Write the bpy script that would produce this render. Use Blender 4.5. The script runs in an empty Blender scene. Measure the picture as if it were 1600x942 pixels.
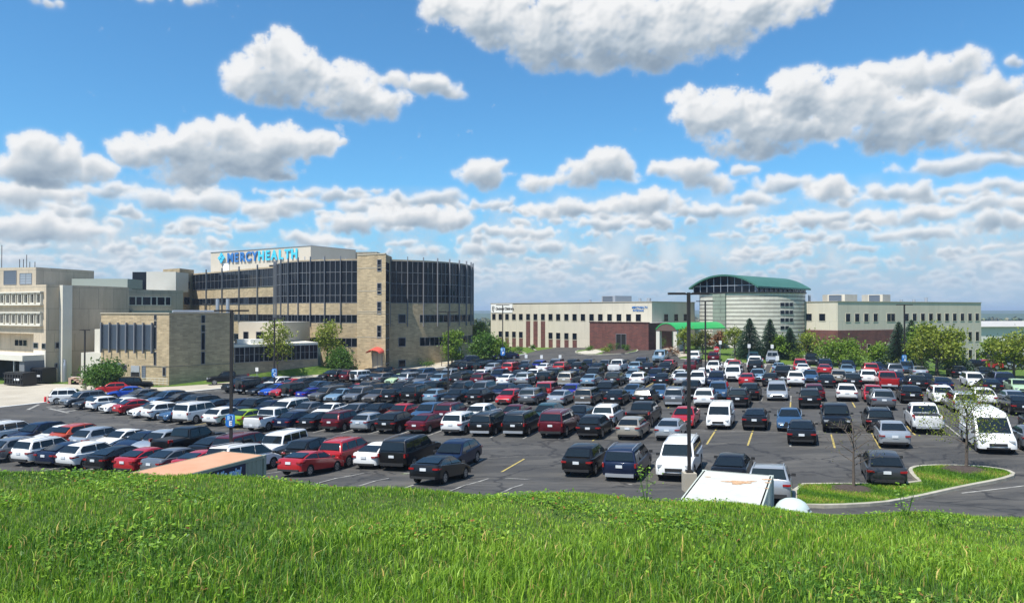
import bpy, bmesh, math, random
import numpy as np
from math import sin, cos, radians as R, pi, atan2, hypot
from mathutils import Vector, Matrix
random.seed(7); rng = np.random.default_rng(11)
sc = bpy.context.scene
col = sc.collection
# ------------------------------------------------------------ camera, light, exposure
CZ, F = 9.7, 1160.0
cam = bpy.data.objects.new('camera', bpy.data.cameras.new('camera')); col.objects.link(cam)
cam.location = (0, 0, CZ); cam.rotation_euler = (R(90.79), 0, 0)
cam.data.sensor_width = 36; cam.data.lens = F/1600*36; cam.data.clip_end = 30000; cam.data.clip_start = 0.3
sc.camera = cam
sc.view_settings.view_transform = 'Standard'; sc.view_settings.look = 'None'
sc.view_settings.exposure = 0.52; sc.view_settings.gamma = 1
SUN_DIR = Vector((-0.56, -0.57, 1.47)).normalized()      # towards the sun
SUN_EL = math.asin(SUN_DIR.z)
sun = bpy.data.objects.new('sun', bpy.data.lights.new('sun', 'SUN')); col.objects.link(sun)
sun.data.energy = 5.0; sun.data.angle = R(0.53); sun.data.color = (1, .955, .88)
sun.rotation_euler = SUN_DIR.to_track_quat('Z', 'Y').to_euler()

# ------------------------------------------------------------ world: sky + procedural cumulus
w = bpy.data.worlds.new('World'); sc.world = w; w.use_nodes = True
nt = w.node_tree; nt.nodes.clear()
def N(t, **k):
    n = nt.nodes.new(t)
    for a, b in k.items(): setattr(n, a, b)
    return n
def L(a, b): nt.links.new(a, b)
def setin(s, v):
    if isinstance(v, bpy.types.NodeSocket): L(v, s)
    else: s.default_value = v
def M(op, a, b=None, c=None, clamp=False):
    n = N('ShaderNodeMath', operation=op, use_clamp=clamp); setin(n.inputs[0], a)
    if b is not None: setin(n.inputs[1], b)
    if c is not None: setin(n.inputs[2], c)
    return n.outputs[0]
def VM(op, a, b=None, out=0):
    n = N('ShaderNodeVectorMath', operation=op); setin(n.inputs[0], a)
    if b is not None: setin(n.inputs[1], b)
    return n.outputs[out]
def SS(x, a, b, o0=0.0, o1=1.0):
    n = N('ShaderNodeMapRange', interpolation_type='SMOOTHSTEP'); setin(n.inputs[0], x)
    for i, v in ((1, a), (2, b), (3, o0), (4, o1)): setin(n.inputs[i], v)
    return n.outputs[0]
def MIX(f, a, b):
    n = N('ShaderNodeMix', data_type='RGBA'); setin(n.inputs[0], f); setin(n.inputs[6], a); setin(n.inputs[7], b)
    return n.outputs[2]
sky = N('ShaderNodeTexSky', sky_type='NISHITA'); sky.sun_disc = False
sky.sun_elevation = SUN_EL; sky.sun_rotation = atan2(SUN_DIR.x, SUN_DIR.y)
sky.altitude = 200; sky.air_density = 1.0; sky.dust_density = 0.7; sky.ozone_density = 2.2
tc = N('ShaderNodeTexCoord'); sx = N('ShaderNodeSeparateXYZ'); L(tc.outputs['Generated'], sx.inputs[0])
dx, dy, dz = sx.outputs
az = M('ARCTAN2', dx, dy); hz = M('SQRT', M('ADD', M('MULTIPLY', dx, dx), M('MULTIPLY', dy, dy)))
el = M('ARCTAN2', dz, hz)
# a cumulus field computed here: heaps of puffs lit from the sun's side, as tone and cover over azimuth and elevation
BLOBS = [[(700,8,60,42),(765,22,80,56),(850,42,110,72),(960,48,150,74),(1070,42,130,68),(1170,18,110,48),(1250,-8,70,26),(880,95,70,30),(1010,95,80,30)],
 [(432,82,46,40),(400,128,58,44),(462,128,70,54),(530,142,72,48),(585,162,56,36),(550,176,60,22)], [(660,132,62,24),(705,146,30,12),(610,122,24,14)],
 [(225,240,52,28),(285,235,56,34),(350,212,70,30),(440,228,86,38),(500,228,34,24),(385,258,96,32),(300,276,66,26),(440,278,24,8)], [(250,314,58,22),(330,316,62,20)],
 [(70,238,50,26),(40,268,42,26),(100,262,44,26),(145,262,28,20),(60,285,40,16)], [(20,308,56,24),(90,304,36,16)], [(40,356,104,26),(130,366,48,18)],
 [(215,376,18,8)], [(300,0,62,10),(215,-6,50,9)], [(70,2,30,8)], [(757,274,56,30)], [(845,286,46,16),(905,274,46,28),(945,258,40,30),(980,272,24,20)],
 [(1090,168,50,34),(1140,185,90,46),(1210,196,110,54),(1290,200,80,36),(1190,232,80,28)], [(1250,150,80,44),(1340,150,70,40),(1400,190,100,50),(1480,200,100,46),(1580,190,70,54)], [(1450,118,80,36),(1510,102,32,26),(1380,110,40,16)], [(1590,95,26,10)], [(1560,140,50,30)],
 [(1080,270,56,28),(1035,262,26,18),(1120,288,50,18)], [(1500,258,100,18),(1570,250,46,14)], [(1430,300,96,18),(1560,296,54,16)], [(1298,298,34,26)], [(1225,288,56,18),(1160,268,30,14)],
 [(650,342,94,26),(545,352,66,22),(712,342,30,22)], [(470,372,60,16)], [(780,364,54,13),(840,366,44,12)], [(330,384,70,12)], [(900,326,90,20)], [(1010,318,76,26)], [(1110,330,90,18)], [(1290,345,100,18)], [(1430,340,72,16)], [(1560,345,66,16)], [(830,330,52,12)], [(1180,312,52,16)], [(960,352,90,15)], [(790,330,30,10)]]
def clouds(W=5120, H=896, ELM=math.radians(60), seed=5):
    rng = np.random.default_rng(seed); ka = W/(2*math.pi); ke = H/ELM; s0 = ka/F        # image px per photo px
    def a2i(px, py):
        x = (px-800)/F; z = (487-py)/F; return W/2+math.atan(x)*ka, math.atan(z/math.sqrt(1+x*x))*ke
    def fft_noise(beta, lo=1):
        f = np.fft.rfft2(rng.standard_normal((H, W))); ky = np.fft.fftfreq(H)[:,None]*H; kx = np.fft.rfftfreq(W)[None,:]*W*H/W
        k = np.hypot(kx, ky); k[0,0] = 1; f *= k**(-beta); f[k < lo] = 0; n = np.fft.irfft2(f, s=(H, W)); return n/n.std()
    nz = fft_noise(1.75, 12); nz2 = fft_noise(1.45, 40); nz3 = fft_noise(1.1, 110); wx = fft_noise(1.7, 12); wy = fft_noise(1.7, 12); cov = fft_noise(1.3, 2); lo = fft_noise(2.3, 14)
    def blur(a, r):
        r = max(1, int(r)); k = np.ones(2*r+1)/(2*r+1)
        for _ in range(2):
            p = np.pad(a, ((r, r), (0, 0)), mode='edge'); c = np.cumsum(np.vstack([np.zeros((1, p.shape[1])), p]), 0); a = (c[2*r+1:]-c[:-2*r-1])/(2*r+1)
            p = np.pad(a, ((0, 0), (r, r)), mode='edge'); c = np.cumsum(np.hstack([np.zeros((p.shape[0], 1)), p]), 1); a = (c[:,2*r+1:]-c[:,:-2*r-1])/(2*r+1)
        return a
    rgb = np.zeros((H, W)); al = np.zeros((H, W)); hh = np.degrees(np.arange(H)[:,None]/ke)
    veil = np.clip(.42+.26*cov+.10*lo, 0, .8)*np.clip(1-np.abs(hh-3.6)/6.0, 0, 1)**.7; al = al+veil; rgb = rgb+veil*np.clip(.60+.08*lo, 0, 1)
    jobs = []
    # far decks: rows of small heaps, flatter and closer packed towards the horizon
    for py in np.concatenate([np.linspace(478, 420, 20), np.linspace(416, 318, 18)]):
        e = 487-py; n = int(2*math.pi*F/(6.5*e**.62*1.55)*(1.0 if py < 400 else 1.5))
        for _ in range(n):
            u = rng.random()*2*math.pi*F; ry = e**.62*.66*(.5+.8*rng.random()); rx = ry*(1.8+3.6*rng.random())
            if 0 < u < 1e9: jobs.append((py+rng.normal()*e*.06, 'f', u, rx, ry))
    # big clouds out of the frame, seen only in reflections
    for _ in range(46):
        u = rng.uniform(0, 2*math.pi*F)
        if abs(u-math.pi*F) < 760: continue
        jobs.append((rng.uniform(-600, 330), 'f', u, rng.uniform(70, 240), rng.uniform(28, 75)))
    jobs.sort(key=lambda j: -j[0]); near = [('n', b) for b in sorted(BLOBS, key=lambda b: -min(q[1] for q in b))]
    for j in jobs+near:
        if j[0] == 'n': ell = [(*a2i(px, py), rx*s0, ry*s0) for px, py, rx, ry in j[1]]
        else:
            py, _, u, rx, ry = j; v = math.atan((487-py)/F)*ke; u = u*s0; c = int(2+rng.random()*3)
            if rx < 6: continue
            ell = [(u+rng.uniform(-.7,.7)*rx*s0, v+rng.uniform(-.25,.25)*ry*s0, rx*s0*rng.uniform(.35,.7), ry*s0*rng.uniform(.55,1)) for _ in range(c)]
        x0 = int(min(e[0]-e[2] for e in ell)-30); x1 = int(max(e[0]+e[2] for e in ell)+30); y0 = max(0, int(min(e[1]-e[3] for e in ell)-24)); y1 = min(H, int(max(e[1]+e[3] for e in ell)+24))
        if y1-y0 < 4: continue
        xi = np.arange(x0, x1) % W; S = (slice(y0, y1), xi); sc_ = max(e[3] for e in ell)
        yy, xx = np.mgrid[y0:y1, x0:x1].astype(float); A = min(1, sc_/30)
        big = sc_; xx = xx+wx[S]*(1.2+.075*big); yy = yy+wy[S]*(1.0+.055*big)
        Z = np.full(xx.shape, -1e3); B = np.zeros(xx.shape)
        for (cx, cy, rx, ry) in ell:
            B = np.maximum(B, 1-np.hypot((xx-cx)/rx, (yy-cy)/ry))
            npf = int(26+rx*ry/26) if sc_ > 9 else 9
            for _ in range(min(npf, 170)):
                a = rng.uniform(0, 2*math.pi); q = rng.random()**.55; vx, vy = cos_ = (math.cos(a)*q, math.sin(a)*q)
                if vy < 0: vy *= .8
                r = ry*rng.uniform(.16, .44)*(1.15-.55*q)+1.0; px_, py_ = cx+vx*rx*.93, cy+vy*ry*.86
                ax0, ax1 = int(max(px_-r*1.4-x0-6, 0)), int(min(px_+r*1.4-x0+6, xx.shape[1])); ay0, ay1 = int(max(py_-r*1.4-y0-6, 0)), int(min(py_+r*1.4-y0+6, xx.shape[0]))
                if ax1 <= ax0 or ay1 <= ay0: continue
                sx, sy = xx[ay0:ay1, ax0:ax1], yy[ay0:ay1, ax0:ax1]; d2 = (sx-px_)**2+(sy-py_)**2; h = np.sqrt(np.maximum(r*r-d2, 0)); zo = ry*.9*math.sqrt(max(0, 1-q*q))+rng.uniform(-.25,.25)*ry
                Z[ay0:ay1, ax0:ax1] = np.where(d2 < r*r, np.maximum(Z[ay0:ay1, ax0:ax1], h+zo), Z[ay0:ay1, ax0:ax1])
        m = (Z > -500).astype(float); Zc = np.where(Z > -500, Z, 0)
        ms = blur(m, 1.5+sc_*.05); Zs = .30*blur(Zc, 1.5+sc_*.05)+.70*blur(Zc, 3+sc_*.15)
        yl = np.clip((yy-min(e[1]-e[3] for e in ell))/(2*sc_+1), 0, 1)
        fr = nz[S]*.17+nz2[S]*.13+nz3[S]*.07
        dn = ms*1.05+B*1.05-.62+fr*(.30+.70*A)
        a_ = np.clip(dn/((.55+.75*(1-yl)) if j[0] == 'n' else 1.15), 0, 1); a_ = a_*a_*(3-2*a_); a_ = .5*a_+.5*blur(a_, 2)
        Zn = Zs+nz[S]*.018*sc_+lo[S]*.11*sc_
        gy, gx = np.gradient(Zn); k = .62 if sc_ < 60 else .46; nrm = np.sqrt(1+(k*gx)**2+(k*gy)**2); lam = (k*gx*.34-k*gy*.74+.58)/nrm   # sun: up-left, behind the viewer
        lam = blur(np.clip(lam, -.4, 1), 1)
        mass = np.cumsum((a_*np.clip(.25+B*1.6, 0, 1))[::-1], 0)[::-1]/max(sc_, 6)
        base = np.exp(-1.15*np.clip(mass-.30, 0, None))
        tone = .29+.34*base+.52*np.clip(lam, -.2, 1)*(.35+.65*base)+.04*yl-.16*np.clip(B*1.5-.3, 0, 1)*(1-.5*base)
        tone = tone+.22*(1-a_)+.035*lo[S]*np.clip(B*2, 0, 1)
        tone = tone-(.32 if sc_ > 110 else .14 if sc_ > 80 else .05)*np.clip(B*2.2, 0, 1)
        tone = np.clip(tone+nz2[S]*.010, 0, 1)
        if j[0] != 'n' or sc_ < 16: a_ = a_*.93
        rgb[S] = rgb[S]*(1-a_)+tone*a_; al[S] = al[S]*(1-a_)+a_
    wisp = np.clip((nz-1.75)*.5, 0, .3)*np.clip((cov-.6), 0, 1); hgt = np.arange(H)[:,None]
    rgb = np.where(al > 1e-3, rgb/np.maximum(al, 1e-3), .8); wisp = wisp*(1-al); a2 = al+wisp
    rgb = (rgb*al+.85*wisp)/np.maximum(a2, 1e-3)
    return rgb.astype(np.float32), a2.astype(np.float32)
tone_, cov_ = clouds(); Hc, Wc = tone_.shape
cim = bpy.data.images.new('cumulus_field', Wc, Hc, alpha=False, float_buffer=True); cim.colorspace_settings.name = 'Non-Color'
buf = np.ones((Hc, Wc, 4), np.float32); buf[..., 0] = tone_; buf[..., 1] = cov_; buf[..., 2] = 0; cim.pixels.foreach_set(buf.ravel()); cim.update()
im = N('ShaderNodeTexImage', image=cim, extension='REPEAT', interpolation='Linear'); cb = N('ShaderNodeCombineXYZ')
setin(cb.inputs[0], M('ADD', M('MULTIPLY', az, 1/(2*pi)), .5)); setin(cb.inputs[1], M('MINIMUM', M('MAXIMUM', M('DIVIDE', el, R(60)), .0006), .999)); L(cb.outputs[0], im.inputs[0])
sp = N('ShaderNodeSeparateColor'); L(im.outputs[0], sp.inputs[0]); tone_s, cover = sp.outputs[0], M('MULTIPLY', sp.outputs[1], SS(el, R(58), R(50)))
skyc = N('ShaderNodeMix', data_type='RGBA', blend_type='MULTIPLY'); skyc.inputs[0].default_value = 1
L(sky.outputs[0], skyc.inputs[6]); skyc.inputs[7].default_value = (.72, 1.35, 1.66, 1)
SCL = 10.0                                                # cloud radiance relative to the sky texture
def C(r, g, b): return (r*SCL, g*SCL, b*SCL, 1)
cr = N('ShaderNodeValToRGB'); L(tone_s, cr.inputs[0]); E = cr.color_ramp.elements
E[0].position = .0; E[0].color = (.20,.28,.38,1); E[1].position = .97; E[1].color = (.88,.89,.90,1)
for p_, c_ in ((.25,(.33,.41,.50,1)), (.5,(.50,.57,.64,1)), (.75,(.72,.75,.78,1))): q_ = E.new(p_); q_.color = c_
nearcol = VM('SCALE', cr.outputs[0]); nearcol.node.inputs['Scale'].default_value = SCL
hazeband = MIX(SS(el, .17, -.01, 0, .8), skyc.outputs[2], C(.34, .53, .74))
c2 = MIX(cover, hazeband, nearcol); c2 = MIX(SS(el, .10, .0, 0, .78), c2, C(.40, .55, .71))
ground = MIX(SS(el, -.02, -.05), c2, C(.08, .10, .06))
bg = N('ShaderNodeBackground'); L(ground, bg.inputs[0]); bg.inputs[1].default_value = .072
wo = N('ShaderNodeOutputWorld'); L(bg.outputs[0], wo.inputs[0])
w.cycles.sampling_method = 'MANUAL'; w.cycles.sample_map_resolution = 1024

# ------------------------------------------------------------ materials
def mat(name, c, rough=.7, metal=0, spec=.5, coat=0, vary=None, bump=0, vscale=1.0, alpha=None):
    m = bpy.data.materials.new(name); m.use_nodes = True; t = m.node_tree; b = t.nodes['Principled BSDF']
    b.inputs['Base Color'].default_value = (*c, 1); b.inputs['Roughness'].default_value = rough; b.inputs['Metallic'].default_value = metal
    b.inputs['Specular IOR Level'].default_value = spec; b.inputs['Coat Weight'].default_value = coat; b.inputs['Coat Roughness'].default_value = .05
    if vary:
        tcn = t.nodes.new('ShaderNodeTexCoord'); n = t.nodes.new('ShaderNodeTexNoise'); n.inputs['Scale'].default_value = vscale; n.inputs['Detail'].default_value = 6; n.inputs['Roughness'].default_value = .65
        t.links.new(tcn.outputs['Object'], n.inputs['Vector']); r = t.nodes.new('ShaderNodeValToRGB'); t.links.new(n.outputs[0], r.inputs[0])
        r.color_ramp.elements[0].position = .34; r.color_ramp.elements[1].position = .66
        r.color_ramp.elements[0].color = (*c, 1); r.color_ramp.elements[1].color = (*vary, 1); t.links.new(r.outputs[0], b.inputs['Base Color'])
        if bump:
            bp = t.nodes.new('ShaderNodeBump'); bp.inputs['Strength'].default_value = bump; t.links.new(n.outputs[0], bp.inputs['Height']); t.links.new(bp.outputs[0], b.inputs['Normal'])
    return m
def brickmat(name, c1, c2, mortar, bw=.9, bh=.3, scale=1.0, stain=.25, rough=.9, ms=.02, bias=0):
    m = bpy.data.materials.new(name); m.use_nodes = True; t = m.node_tree; b = t.nodes['Principled BSDF']; b.inputs['Roughness'].default_value = rough
    uv = t.nodes.new('ShaderNodeUVMap'); br = t.nodes.new('ShaderNodeTexBrick'); t.links.new(uv.outputs[0], br.inputs['Vector'])
    br.inputs['Color1'].default_value = (*c1, 1); br.inputs['Color2'].default_value = (*c2, 1); br.inputs['Mortar'].default_value = (*mortar, 1)
    br.inputs['Scale'].default_value = scale; br.inputs['Brick Width'].default_value = bw; br.inputs['Row Height'].default_value = bh; br.inputs['Mortar Size'].default_value = ms; br.inputs['Bias'].default_value = bias
    n = t.nodes.new('ShaderNodeTexNoise'); n.inputs['Scale'].default_value = .35; n.inputs['Detail'].default_value = 7; n.inputs['Roughness'].default_value = .7
    mp = t.nodes.new('ShaderNodeMapping'); mp.inputs['Scale'].default_value = (1.6, .35, 1); t.links.new(uv.outputs[0], mp.inputs[0]); t.links.new(mp.outputs[0], n.inputs['Vector'])
    mr = t.nodes.new('ShaderNodeMapRange'); mr.inputs[1].default_value = .3; mr.inputs[2].default_value = .7; mr.inputs[3].default_value = 1-stain; mr.inputs[4].default_value = 1+stain*.5; t.links.new(n.outputs[0], mr.inputs[0])
    mx = t.nodes.new('ShaderNodeMix'); mx.data_type = 'RGBA'; mx.blend_type = 'MULTIPLY'; mx.inputs[0].default_value = 1; t.links.new(br.outputs[0], mx.inputs[6]); t.links.new(mr.outputs[0], mx.inputs[7]); t.links.new(mx.outputs[2], b.inputs['Base Color'])
    return m
MT = dict(
 asphalt=None,
 concrete=mat('pale_concrete', (.34,.30,.235), .9, vary=(.43,.385,.31), vscale=.25),
 curb=mat('kerb_concrete', (.27,.25,.20), .9, vary=(.42,.39,.32), vscale=1.2),
 glass=mat('dark_glass', (.012,.016,.022), .04, spec=.5),
 bglass=mat('building_glass', (.006,.009,.015), .05, spec=.28),
 carglass=mat('car_glass', (.010,.014,.017), .03, spec=.5),
 trim=mat('black_plastic', (.018,.018,.019), .6),
 tyre=mat('tyre_rubber', (.014,.014,.014), .85),
 rim=mat('alloy', (.42,.43,.45), .3, metal=.8),
 tail=mat('tail_light', (.26,.008,.008), .15, coat=.6),
 head=mat('head_light', (.55,.58,.60), .08, metal=.35),
 plate=mat('plate_white', (.62,.64,.66), .5),
 alu=mat('aluminium', (.42,.44,.47), .4, metal=.5),
 mull=mat('grey_mullion', (.21,.215,.23), .5, metal=.2),
 pole=mat('bronze_pole', (.022,.019,.018), .5),
 white=mat('white_paint', (.75,.75,.73), .6),
 bark=mat('bark', (.07,.055,.042), .95, vary=(.13,.10,.08), vscale=8, bump=.4),
 mulch=mat('mulch', (.035,.024,.018), 1, vary=(.07,.05,.04), vscale=9, bump=.6),
)
# ------------------------------------------------------------ mesh helpers
class MB:
    def __init__(s): s.v = []; s.f = []; s.m = []; s.uv = []
    def face(s, pts, mi=0, uv=None):
        i = len(s.v); s.v += [tuple(p) for p in pts]; s.f.append(list(range(i, i+len(pts)))); s.m.append(mi); s.uv.append(uv)
    def box(s, c, d, rz=0, mi=0, bot=True):
        c = Vector(c); hx, hy, hz = d[0]/2, d[1]/2, d[2]/2; cs, sn = cos(rz), sin(rz)
        q = [(x*cs-y*sn+c.x, x*sn+y*cs+c.y, z+c.z) for z in (-hz, hz) for x, y in ((-hx,-hy),(hx,-hy),(hx,hy),(-hx,hy))]
        for a in ((0,1,5,4),(1,2,6,5),(2,3,7,6),(3,0,4,7),(4,5,6,7),(3,2,1,0)):
            p = [q[k] for k in a]
            l = hypot(p[1][0]-p[0][0], p[1][1]-p[0][1]); h = abs(p[2][2]-p[1][2])
            s.face(p, mi, [(0,p[0][2]),(l,p[0][2]),(l,p[2][2]),(0,p[2][2])] if h > 1e-6 else [(v[0],v[1]) for v in p])
    def prism(s, poly, z0, z1, mi=0, top=None, bottom=True):
        n = len(poly); u = 0
        for i in range(n):
            a, b = poly[i], poly[(i+1) % n]; l = hypot(b[0]-a[0], b[1]-a[1])
            s.face([(a[0],a[1],z0),(b[0],b[1],z0),(b[0],b[1],z1),(a[0],a[1],z1)], mi, [(u,z0),(u+l,z0),(u+l,z1),(u,z1)]); u += l
        s.face([(p[0],p[1],z1) for p in poly], mi if top is None else top, [(p[0],p[1]) for p in poly])
        if bottom: s.face([(p[0],p[1],z0) for p in reversed(poly)], mi, [(p[0],p[1]) for p in poly])
    def tube(s, pts, rad, n=8, mi=0, cap=True):
        pts = [Vector(p) for p in pts]; rings = []
        for i, p in enumerate(pts):
            d = (pts[min(i+1, len(pts)-1)]-pts[max(i-1, 0)]).normalized(); a = d.orthogonal().normalized() if i == 0 else (pa - d*pa.dot(d)).normalized(); pa = a
            b = d.cross(a); r = rad[i] if isinstance(rad, (list, tuple)) else rad
            rings.append([p+(a*cos(2*pi*k/n)+b*sin(2*pi*k/n))*r for k in range(n)])
        i0 = len(s.v)
        for r_ in rings: s.v += [tuple(q) for q in r_]
        for i in range(len(rings)-1):
            for k in range(n):
                k2 = (k+1) % n; s.f.append([i0+i*n+k, i0+i*n+k2, i0+(i+1)*n+k2, i0+(i+1)*n+k]); s.m.append(mi); s.uv.append(None)
        if cap:
            s.f.append([i0+(len(rings)-1)*n+k for k in range(n)]); s.m.append(mi); s.uv.append(None)
            s.f.append([i0+k for k in reversed(range(n))]); s.m.append(mi); s.uv.append(None)
    def build(s, name, mats, parent=None, smooth=None, merge=False, recalc=False, label=None):
        me = bpy.data.meshes.new(name); org = Vector((0,0,0))
        if parent is not None and parent.get('_w'): org = Vector(parent['_w'])
        me.from_pydata([(x-org.x, y-org.y, z-org.z) for x, y, z in s.v], [], s.f)
        mats = mats if isinstance(mats, (list, tuple)) else [mats]
        for m in mats: me.materials.append(m)
        if len(mats) > 1: me.polygons.foreach_set('material_index', s.m)
        if any(u is not None for u in s.uv):
            ul = me.uv_layers.new(name='UVMap'); a = []
            for f, u in zip(s.f, s.uv): a += [c for q in (u if u else [(0,0)]*len(f)) for c in q]
            ul.data.foreach_set('uv', a)
        if merge or recalc:
            bm = bmesh.new(); bm.from_mesh(me)
            if merge: bmesh.ops.remove_doubles(bm, verts=bm.verts, dist=1e-4)
            bmesh.ops.recalc_face_normals(bm, faces=bm.faces); bm.to_mesh(me); bm.free()
        if smooth is not None:
            me.polygons.foreach_set('use_smooth', [True]*len(me.polygons)); me.set_sharp_from_angle(angle=R(smooth))
        o = bpy.data.objects.new(name, me); col.objects.link(o)
        if parent is not None: o.parent = parent
        if label: o['label'] = label
        return o
def tag(o, label=None, cat=None, group=None, kind=None):
    if label: o['label'] = label
    if cat: o['category'] = cat
    if group: o['group'] = group
    if kind: o['kind'] = kind
    return o
def thing(name, loc, label, cat, group=None, rz=0, world=True):
    """Empty at the thing's base; with world=True its parts are given in world coordinates."""
    o = bpy.data.objects.new(name, None); o.empty_display_size = .3; col.objects.link(o); o.location = loc; o.rotation_euler = (0,0,rz)
    if world: o['_w'] = list(loc)
    return tag(o, label, cat, group)
def npmesh(name, V, Fq, mats, parent=None, midx=None, smooth=False):
    me = bpy.data.meshes.new(name); V = np.asarray(V, np.float32); Fq = np.asarray(Fq, np.int32); k = Fq.shape[1]
    if parent is not None and parent.get('_w'): V = V-np.array(parent['_w'], np.float32)
    me.vertices.add(len(V)); me.vertices.foreach_set('co', V.ravel()); me.loops.add(Fq.size); me.loops.foreach_set('vertex_index', Fq.ravel())
    me.polygons.add(len(Fq)); me.polygons.foreach_set('loop_start', np.arange(0, Fq.size, k)); me.polygons.foreach_set('loop_total', np.full(len(Fq), k))
    for m in mats: me.materials.append(m)
    if midx is not None: me.polygons.foreach_set('material_index', np.asarray(midx, np.int32))
    if smooth: me.polygons.foreach_set('use_smooth', np.ones(len(Fq), bool))
    me.update(calc_edges=True); me.validate()
    o = bpy.data.objects.new(name, me); col.objects.link(o)
    if parent is not None: o.parent = parent
    return o
# ------------------------------------------------------------ ground shape
def sst(a, b, x):
    t = np.clip((x-a)/(b-a), 0, 1); return t*t*(3-2*t)
TS = math.tan(R(21))
def g(x, y):
    x = np.asarray(x, float); y = np.asarray(y, float); yp = y+TS*x
    z = .036*np.clip(x, -20, 32) + .012*(np.clip(x, -70, -20)+20)
    z = z + .55*sst(44, 37, yp)*sst(-26, -12, x)
    z = z + 1.35*sst(122, 150, yp)*sst(-26, -6, x)*sst(70, 50, x)
    z = z - 2.4*sst(72, 104, x)*sst(105, 140, y)
    far = sst(215, 420, np.hypot(x, y)); z = z*(1-far) - 14*far
    return z
def gz(x, y): return float(g(x, y))
def at(px, py, z=None):
    """point on the ground (or at height z) that is seen in the direction of photo pixel px, py"""
    t = (px-800)/F; s = (py-487)/F; Y = 60.0
    if z is not None: Y = (CZ-z)/s; return (t*Y, Y)
    for _ in range(60): Y = .5*Y+.5*(CZ-gz(t*Y, Y))/s
    return (t*Y, Y)
def sheet(name, poly, offz, material, step=3.0, kind='structure'):
    bm = bmesh.new(); vs = [bm.verts.new((p[0], p[1], 0)) for p in poly]; bm.faces.new(vs)
    xs = [p[0] for p in poly]; ys = [p[1] for p in poly]
    for ax, lo, hi in ((0, min(xs), max(xs)), (1, min(ys), max(ys))):
        c = lo+step
        while c < hi:
            co = (c,0,0) if ax == 0 else (0,c,0); no = (1,0,0) if ax == 0 else (0,1,0)
            bmesh.ops.bisect_plane(bm, geom=list(bm.verts)+list(bm.edges)+list(bm.faces), plane_co=co, plane_no=no); c += step
    for v in bm.verts: v.co.z = gz(v.co.x, v.co.y)+offz
    bmesh.ops.recalc_face_normals(bm, faces=bm.faces)
    if bm.faces[:] and bm.faces[:][0].normal.z < 0: bmesh.ops.reverse_faces(bm, faces=bm.faces)
    me = bpy.data.meshes.new(name); bm.to_mesh(me); bm.free(); me.materials.append(material)
    o = bpy.data.objects.new(name, me); col.objects.link(o)
    if kind: o['kind'] = kind
    return o
def densify(pts, step=1.0, closed=False):
    out = []; n = len(pts)
    for i in range(n if closed else n-1):
        a, b = pts[i], pts[(i+1) % n]; k = max(1, int(hypot(b[0]-a[0], b[1]-a[1])/step))
        out += [(a[0]+(b[0]-a[0])*j/k, a[1]+(b[1]-a[1])*j/k) for j in range(k)]
    if not closed: out.append(pts[-1])
    return out
def smoothpoly(pts, it=2, closed=True):
    for _ in range(it):
        q = []; n = len(pts)
        for i in range(n if closed else n-1):
            a, b = pts[i], pts[(i+1) % n]; q += [(a[0]*.75+b[0]*.25, a[1]*.75+b[1]*.25), (a[0]*.25+b[0]*.75, a[1]*.25+b[1]*.75)]
        pts = q
    return pts
def ribbon(mb, pts, w, z0, z1=None, closed=False, mi=0):
    """strip following the ground; with z1 it is a raised kerb"""
    p = densify(pts, 1.5, closed); n = len(p); Lf = []; Rt = []
    for i in range(n):
        a = p[i-1] if (i or closed) else p[0]; b = p[(i+1) % n] if (i < n-1 or closed) else p[-1]
        d = Vector((b[0]-a[0], b[1]-a[1])).normalized(); nx, ny = -d.y*w/2, d.x*w/2
        Lf.append((p[i][0]+nx, p[i][1]+ny)); Rt.append((p[i][0]-nx, p[i][1]-ny))
    for i in range(n if closed else n-1):
        j = (i+1) % n; a, b, c, d = Rt[i], Rt[j], Lf[j], Lf[i]; za, zb = gz(*p[i]), gz(*p[j]); zt = z0 if z1 is None else z1
        mb.face([(a[0],a[1],za+zt),(b[0],b[1],zb+zt),(c[0],c[1],zb+zt),(d[0],d[1],za+zt)], mi)
        if z1 is not None:
            mb.face([(a[0],a[1],za+z0),(b[0],b[1],zb+z0),(b[0],b[1],zb+zt),(a[0],a[1],za+zt)], mi)
            mb.face([(c[0],c[1],zb+z0),(d[0],d[1],za+z0),(d[0],d[1],za+zt),(c[0],c[1],zb+zt)], mi)
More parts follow.
